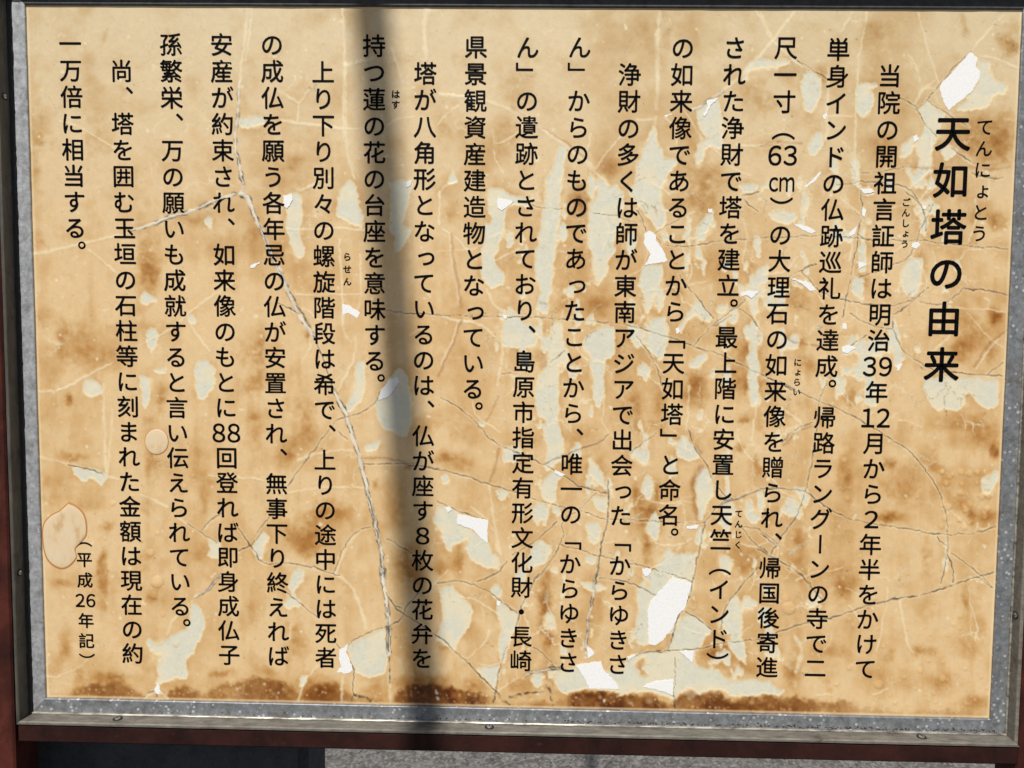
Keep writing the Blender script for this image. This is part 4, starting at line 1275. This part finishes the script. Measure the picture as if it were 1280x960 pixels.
EM = .0287
column('title_lettering', '天如塔の由来', (1191, 167), (1176.8, 456), 5, .0445, 'bold title characters', er=.018, di=.037)
column('reading_aid', 'てんにょとう', (1231, 159), (1224, 292), 5, .0215, er=.008, di=.020)
COLS = [('当院の開祖言証師は明治39年12月から2年半をかけて', (1112, 95), (1081.5, 836), 23),
        ('単身インドの仏跡巡礼を達成。帰路ラングーンの寺で二', (1048, 62), (1019, 835), 24),
        ('尺一寸（63cm）の大理石の如来像を贈られ、帰国後寄進', (982.5, 60), (958.5, 834), 24),
        ('された浄財で塔を建立。最上階に安置し天竺（インド）', (918.5, 60), (896.5, 829), 24),
        ('の如来像であることから「天如塔」と命名。', (853.5, 60), (836, 644), 18),
        ('浄財の多くは師が東南アジアで出会った「からゆきさ', (787, 93.5), (772, 830.5), 23),
        ('ん」からのものであったことから、唯一の「からゆきさ', (724.5, 59.5), (710, 828), 24),
        ('ん」の遺跡とされており、島原市指定有形文化財・長崎', (659.5, 59.5), (651, 826), 24),
        ('県景観資産建造物となっている。', (595, 59), (591, 486), 13),
        ('塔が八角形となっているのは、仏が座す8枚の花弁を', (531.5, 92), (527.5, 823), 23),
        ('持つ蓮の花の台座を意味する。', (467.7, 57.5), (468.5, 451), 12),
        ('上り下り別々の螺旋階段は希で、上りの途中には死者', (404, 90.5), (407.5, 822), 23),
        ('の成仏を願う各年忌の仏が安置され、無事下り終えれば', (340, 56), (348, 820), 24),
        ('安産が約束され、如来像のもとに88回登れば即身成仏子', (277, 56), (286.5, 818.5), 24),
        ('孫繁栄、万の願いも成就すると言い伝えられている。', (213.5, 56), (225.5, 757.7), 22),
        ('尚、塔を囲む玉垣の石柱等に刻まれた金額は現在の約', (152, 89), (166, 816.8), 23),
        ('一万倍に相当する。', (87.8, 55), (94, 285), 7)]
for s, a, b, n in COLS:
    column('text_column', s, a, b, n, EM)
column('date_lettering', '（平成26年記）', (105, 674), (108.3, 801), 5, .0208, 'small date line in brackets', er=.012, di=.030)
SM = dict(er=.004, di=.030)
column('reading_aid', 'ごんしょう', (1132.5, 253), (1130.8, 305), 4, .0105, **SM)
column('reading_aid', 'にょらい', (997, 453), (995.6, 490), 3, .0102, **SM)
column('reading_aid', 'てんじく', (923.5, 642), (922.3, 681), 3, .0102, **SM)
column('reading_aid', 'らせん', (434, 321), (434.2, 352), 2, .0108, **SM)
column('reading_aid', 'はす', (494.5, 118), (494.5, 131), 1, .0108, **SM)

# ------------------------------------------------------------------ frame
NRM = []
for i in range(4):
    a, b = Q[i], Q[(i + 1) % 4]
    d = (b - a) / np.hypot(*(b - a))
    NRM.append(np.array([-d[1], d[0]]))                                  # outward
for i in range(4):
    if NRM[i] @ (Q[i] - cen) < 0:
        NRM[i] = -NRM[i]


def offset_corner(i, s_prev, s_next):
    """corner i moved outward by s_prev on side i-1 and s_next on side i"""
    A = np.array([NRM[i - 1], NRM[i]])
    return Q[i] + np.linalg.solve(A, np.array([s_prev, s_next]))


SIDE_S = [1.16, 1.0, 1.0, 1.0]                                           # strip width: top, right, bottom, left


def ring_part(name, side, prof, mat, seg=1, label=None, wobble=0., parent=board):
    """prof = [(s, h)] across the member from inside out; h = height towards the viewer; mitred ends"""
    j = (side + 1) % 4
    vs, fs = [], []
    m = len(prof)
    for k in range(seg + 1):
        t = k / seg
        for s, h in prof:
            f = lambda q: (.0195 * (q[1] - 1) if s > .012 else 0)
            sp = s + (.0195 * (SIDE_S[side - 1] - 1) if s > .012 else 0)
            ss = s + (.0195 * (SIDE_S[side] - 1) if s > .012 else 0)
            sn = s + (.0195 * (SIDE_S[j] - 1) if s > .012 else 0)
            a = offset_corner(side, sp, ss)
            b = offset_corner(j, ss, sn)
            p = a + (b - a) * t
            wv = random.uniform(-1, 1) * wobble if 0 < k < seg else 0
            p = p + NRM[side] * wv
            vs.append((p[0], -h - abs(wv) * .3, p[1]))
    for k in range(seg):
        for i in range(m):
            i2 = (i + 1) % m
            fs.append((k * m + i, k * m + i2, (k + 1) * m + i2, (k + 1) * m + i))
    fs.append(tuple(range(m - 1, -1, -1)))
    fs.append(tuple(seg * m + i for i in range(m)))
    o = mesh_obj(name, vs, fs, mat, parent)
    if label:
        o['label'] = label
    return o


WD_ = .0200
for side in range(4):
    nm = ('top', 'right', 'bottom', 'left')[side]
    dpt = (.022, .020, .0245, .0245)[side]
    # flat oxidised strip over the sheet's edge
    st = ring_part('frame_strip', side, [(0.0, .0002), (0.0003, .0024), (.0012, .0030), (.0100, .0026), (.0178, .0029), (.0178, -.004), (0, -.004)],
                   (shaded_strip_mat, strip_mat, strip_mat, strip_left_mat)[side], 60, wobble=.00012)
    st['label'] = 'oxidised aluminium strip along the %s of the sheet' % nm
    # inward-facing wall of the channel, rounded lip
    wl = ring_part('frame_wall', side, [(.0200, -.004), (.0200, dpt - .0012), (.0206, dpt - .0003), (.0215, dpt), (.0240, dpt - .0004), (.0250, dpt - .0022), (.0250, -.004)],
                   shaded_wall_mat if side in (0, 3) else wall_mat, 40, wobble=.0001)
    wl['label'] = 'aluminium channel wall at the %s' % nm
    # worn bright bead right and bottom, ragged black bead top and left
    if side in (1, 2):
        ring_part('frame_bead', side, [(.0176, .0022), (.0179, .0046), (.0188, .0056), (.0199, .0050), (.0199, .0022)], bead_mat, 50,
                  'bright worn bead at the foot of the %s wall' % nm, .00012)
    else:
        ring_part('corner_bead', side, [(.0158, .0024), (.0168, .0052), (.0199, .0066), (.0199, .0022)], black_bead_mat, 150,
                  'ragged black bead along the %s' % nm, .0008)

# grime crumbs in the bottom corner of the channel
vs, fs = [], []
a, b = offset_corner(3, .0168, .0168), offset_corner(2, .0168, .0168)
for k in range(620):
    t = random.random() ** .62
    if t < .55 and random.random() < .75:
        continue
    p = a + (b - a) * t - NRM[2] * abs(random.gauss(0, .0016))
    r = random.uniform(.0003, .0011)
    i0 = len(vs)
    for q in range(6):
        an = q * math.pi / 3
        vs.append((p[0] + r * 1.5 * math.cos(an), -.0028, p[1] + r * math.sin(an)))
    vs.append((p[0], -.0034, p[1]))
    fs += [(i0 + q, i0 + 6, i0 + (q + 1) % 6) for q in range(6)]
mesh_obj('grime_crumbs', vs, fs, grime_mat, board, kind='stuff')


# screws on the channel walls
walls = [o for o in board.children if o.name.startswith('frame_wall')]
WALL = {'top': None}
for o in walls:
    WALL[o['label'].split()[-1]] = o


def screw(side, name_side, ph, along, r, hgt_):
    """along 0..1 of the side; sits on the inward face, hgt_ = distance in front of the sheet"""
    j = (side + 1) % 4
    a, b = offset_corner(side, .0200, .0200), offset_corner(j, .0200, .0200)
    p = a + (b - a) * along
    ax = Vector((-NRM[side][0], 0, -NRM[side][1]))
    M = ax.to_track_quat('Z', 'Y').to_matrix().to_4x4()
    M.translation = Vector((p[0], -hgt_, p[1])) + ax * .0002
    rings = [(1.35, 0, 1), (1.3, .0006, 1), (.85, .0007, 0), (.8, .0013, 0), (.45, .0017, 0)]
    vs, fs, mi = [], [], []
    n = 18
    for rr, h, _ in rings:
        vs += [M @ Vector((r * rr * math.cos(2 * math.pi * k / n), r * rr * math.sin(2 * math.pi * k / n), h)) for k in range(n)]
    for q in range(len(rings) - 1):
        for k in range(n):
            fs.append((q * n + k, q * n + (k + 1) % n, (q + 1) * n + (k + 1) % n, (q + 1) * n + k))
            mi.append(1 if q < 2 else 0)
    fs.append(tuple(4 * n + k for k in range(n)))
    mi.append(0)
    o = mesh_obj('screw', vs, fs, screw_mat, WALL[name_side], True)
    o.data.materials.append(slot_mat)
    for p_, m_ in zip(o.data.polygons, mi):
        p_.material_index = m_
    sl = mesh_obj('screw_slot', [M @ Vector((x * r, y * r, z)) for z in (.0015, .0019) for x, y in ((-.6, -.1), (.6, -.1), (.6, .1), (-.6, .1))],
                  [(3, 2, 1, 0), (4, 5, 6, 7), (0, 1, 5, 4), (1, 2, 6, 5), (2, 3, 7, 6), (3, 0, 4, 7)], slot_mat, WALL[name_side])


def along_of(side, pxy):
    j = (side + 1) % 4
    p = np.array(unproj(*pxy))
    a, b = Q[side], Q[j]
    return float((p - a) @ (b - a) / ((b - a) @ (b - a)))


for pxy in ((169, 898), (613, 905), (1129, 917)):
    screw(2, 'bottom', None, along_of(2, pxy), .0044, .0125)
for pxy in ((14, 140), (36, 700)):
    screw(3, 'left', None, along_of(3, pxy), .0034, .0150)
screw(1, 'right', None, along_of(1, (1263, 752)), .0036, .0110)

# red-brown outer frame and posts
def rail(name, quad, y0, y1, mat, label, seg=40, bev=.0022):
    """box member with softened front edges, quad = 4 (x,z) corners: TL TR BR BL"""
    q = np.array(quad)
    c0 = q.mean(0)
    ins = q + np.sign(c0 - q) * bev
    vs = [(x, y0 + bev, z) for x, z in q] + [(x, y0, z) for x, z in ins] + [(x, y1, z) for x, z in q]
    fs = [(4, 7, 6, 5), (8, 9, 10, 11)]
    for k in range(4):
        k2 = (k + 1) % 4
        fs += [(k, k + 4, k2 + 4, k2), (k, k2, k2 + 8, k + 8)]
    return mesh_obj(name, vs, fs, mat, board, label=label)


bl, br = offset_corner(3, .0252, .0252), offset_corner(2, .0252, .0252)
tl, tr = offset_corner(0, .0252, .0340), offset_corner(1, .0340, .0252)
n_b, n_t = NRM[2], NRM[0]
rail('bottom_rail', [bl, br, br + n_b * .0235, bl + n_b * .0235], -.0215, .020, paint_mat, 'dark red-brown bottom rail')
rail('top_rail', [tl + n_t * .045, tr + n_t * .045, tr, tl], -.0195, .030, paint_mat, 'red-brown top rail')
zt, zb = tl[1] + .10, GZ + .01
rail('post', [(tl[0] - .075, zt), (tl[0] - .0004, zt), (bl[0] - .0004 - (bl[0] - tl[0]) * 0, zb), (bl[0] - .085, zb)], -.0235, .022, post_mat, 'red-painted post left of the sheet')
rail('post', [(tr[0] + .0004, zt), (tr[0] + .085, zt), (br[0] + .085, zb), (br[0] + .0004, zb)], -.0200, .022, post_mat, 'red-painted post right of the sheet')

# ------------------------------------------------------------------ things around
def rough_block(name, x0, x1, y0, y1, z0, z1, mat, **kw):
    import bmesh
    bm = bmesh.new()
    bmesh.ops.create_cube(bm, size=1)
    for v_ in bm.verts:
        v_.co = Vector(((x0 + x1) / 2 + v_.co.x * (x1 - x0), (y0 + y1) / 2 + v_.co.y * (y1 - y0), (z0 + z1) / 2 + v_.co.z * (z1 - z0)))
    bmesh.ops.bevel(bm, geom=bm.edges[:], offset=.012, segments=3, affect='EDGES')
    me = bpy.data.meshes.new(name)
    bm.to_mesh(me)
    bm.free()
    me.materials.append(mat)
    return link(bpy.data.objects.new(name, me), **kw)


xl, _ = unproj(-60, 950, .06)
xr, zr = unproj(409, 955, .17)
rough_block('shade_block', float(xl), float(xr), .06, .17, GZ, float(unproj(300, 915, .06)[1]), shade_block_mat,
            label='added dark block standing in for the shaded ground behind the lower left of the board', category='stand-in')  # added block, dark tone stands for the shade seen below the rail


def pole(name, top, base, r, mat, cap=True, **kw):
    top, base = Vector(top), Vector(base)
    ax = (top - base)
    M = ax.to_track_quat('Z', 'Y').to_matrix()
    n, vs, fs = 24, [], []
    prof = [(base, r * 1.0), (base.lerp(top, .5), r), (top, r * .96)]
    for c, rr in prof:
        vs += [c + M @ Vector((rr * math.cos(2 * math.pi * k / n), rr * math.sin(2 * math.pi * k / n), 0)) for k in range(n)]
    for q in range(2):
        fs += [(q * n + k, q * n + (k + 1) % n, (q + 1) * n + (k + 1) % n, (q + 1) * n + k) for k in range(n)]
    fs += [tuple(range(n - 1, -1, -1)), tuple(2 * n + k for k in range(n))]
    return mesh_obj(name, vs, fs, mat, None, True, **kw)


def shadow_line(pa, pb, dist, extra=1.0):
    """points on the sun-side plane y=-dist whose shadow passes through the two photo pixels"""
    out = []
    for p in (pa, pb):
        x, z = unproj(*p)
        k = dist / -SUN_DIR.y
        out.append(Vector((float(x), 0, float(z))) + SUN_DIR * k)
    return out


a_, b_2 = shadow_line((464, 8), (531, 880), 2.2)
d_ = (a_ - b_2).normalized()
pole('sign_post_pole', a_ + d_ * 1.0, b_2 + d_ * ((GZ - b_2.z) / d_.z), .0235, pole_mat,
     label='slim galvanised pole standing behind the viewer, throwing the soft shadow down the board', category='pole')
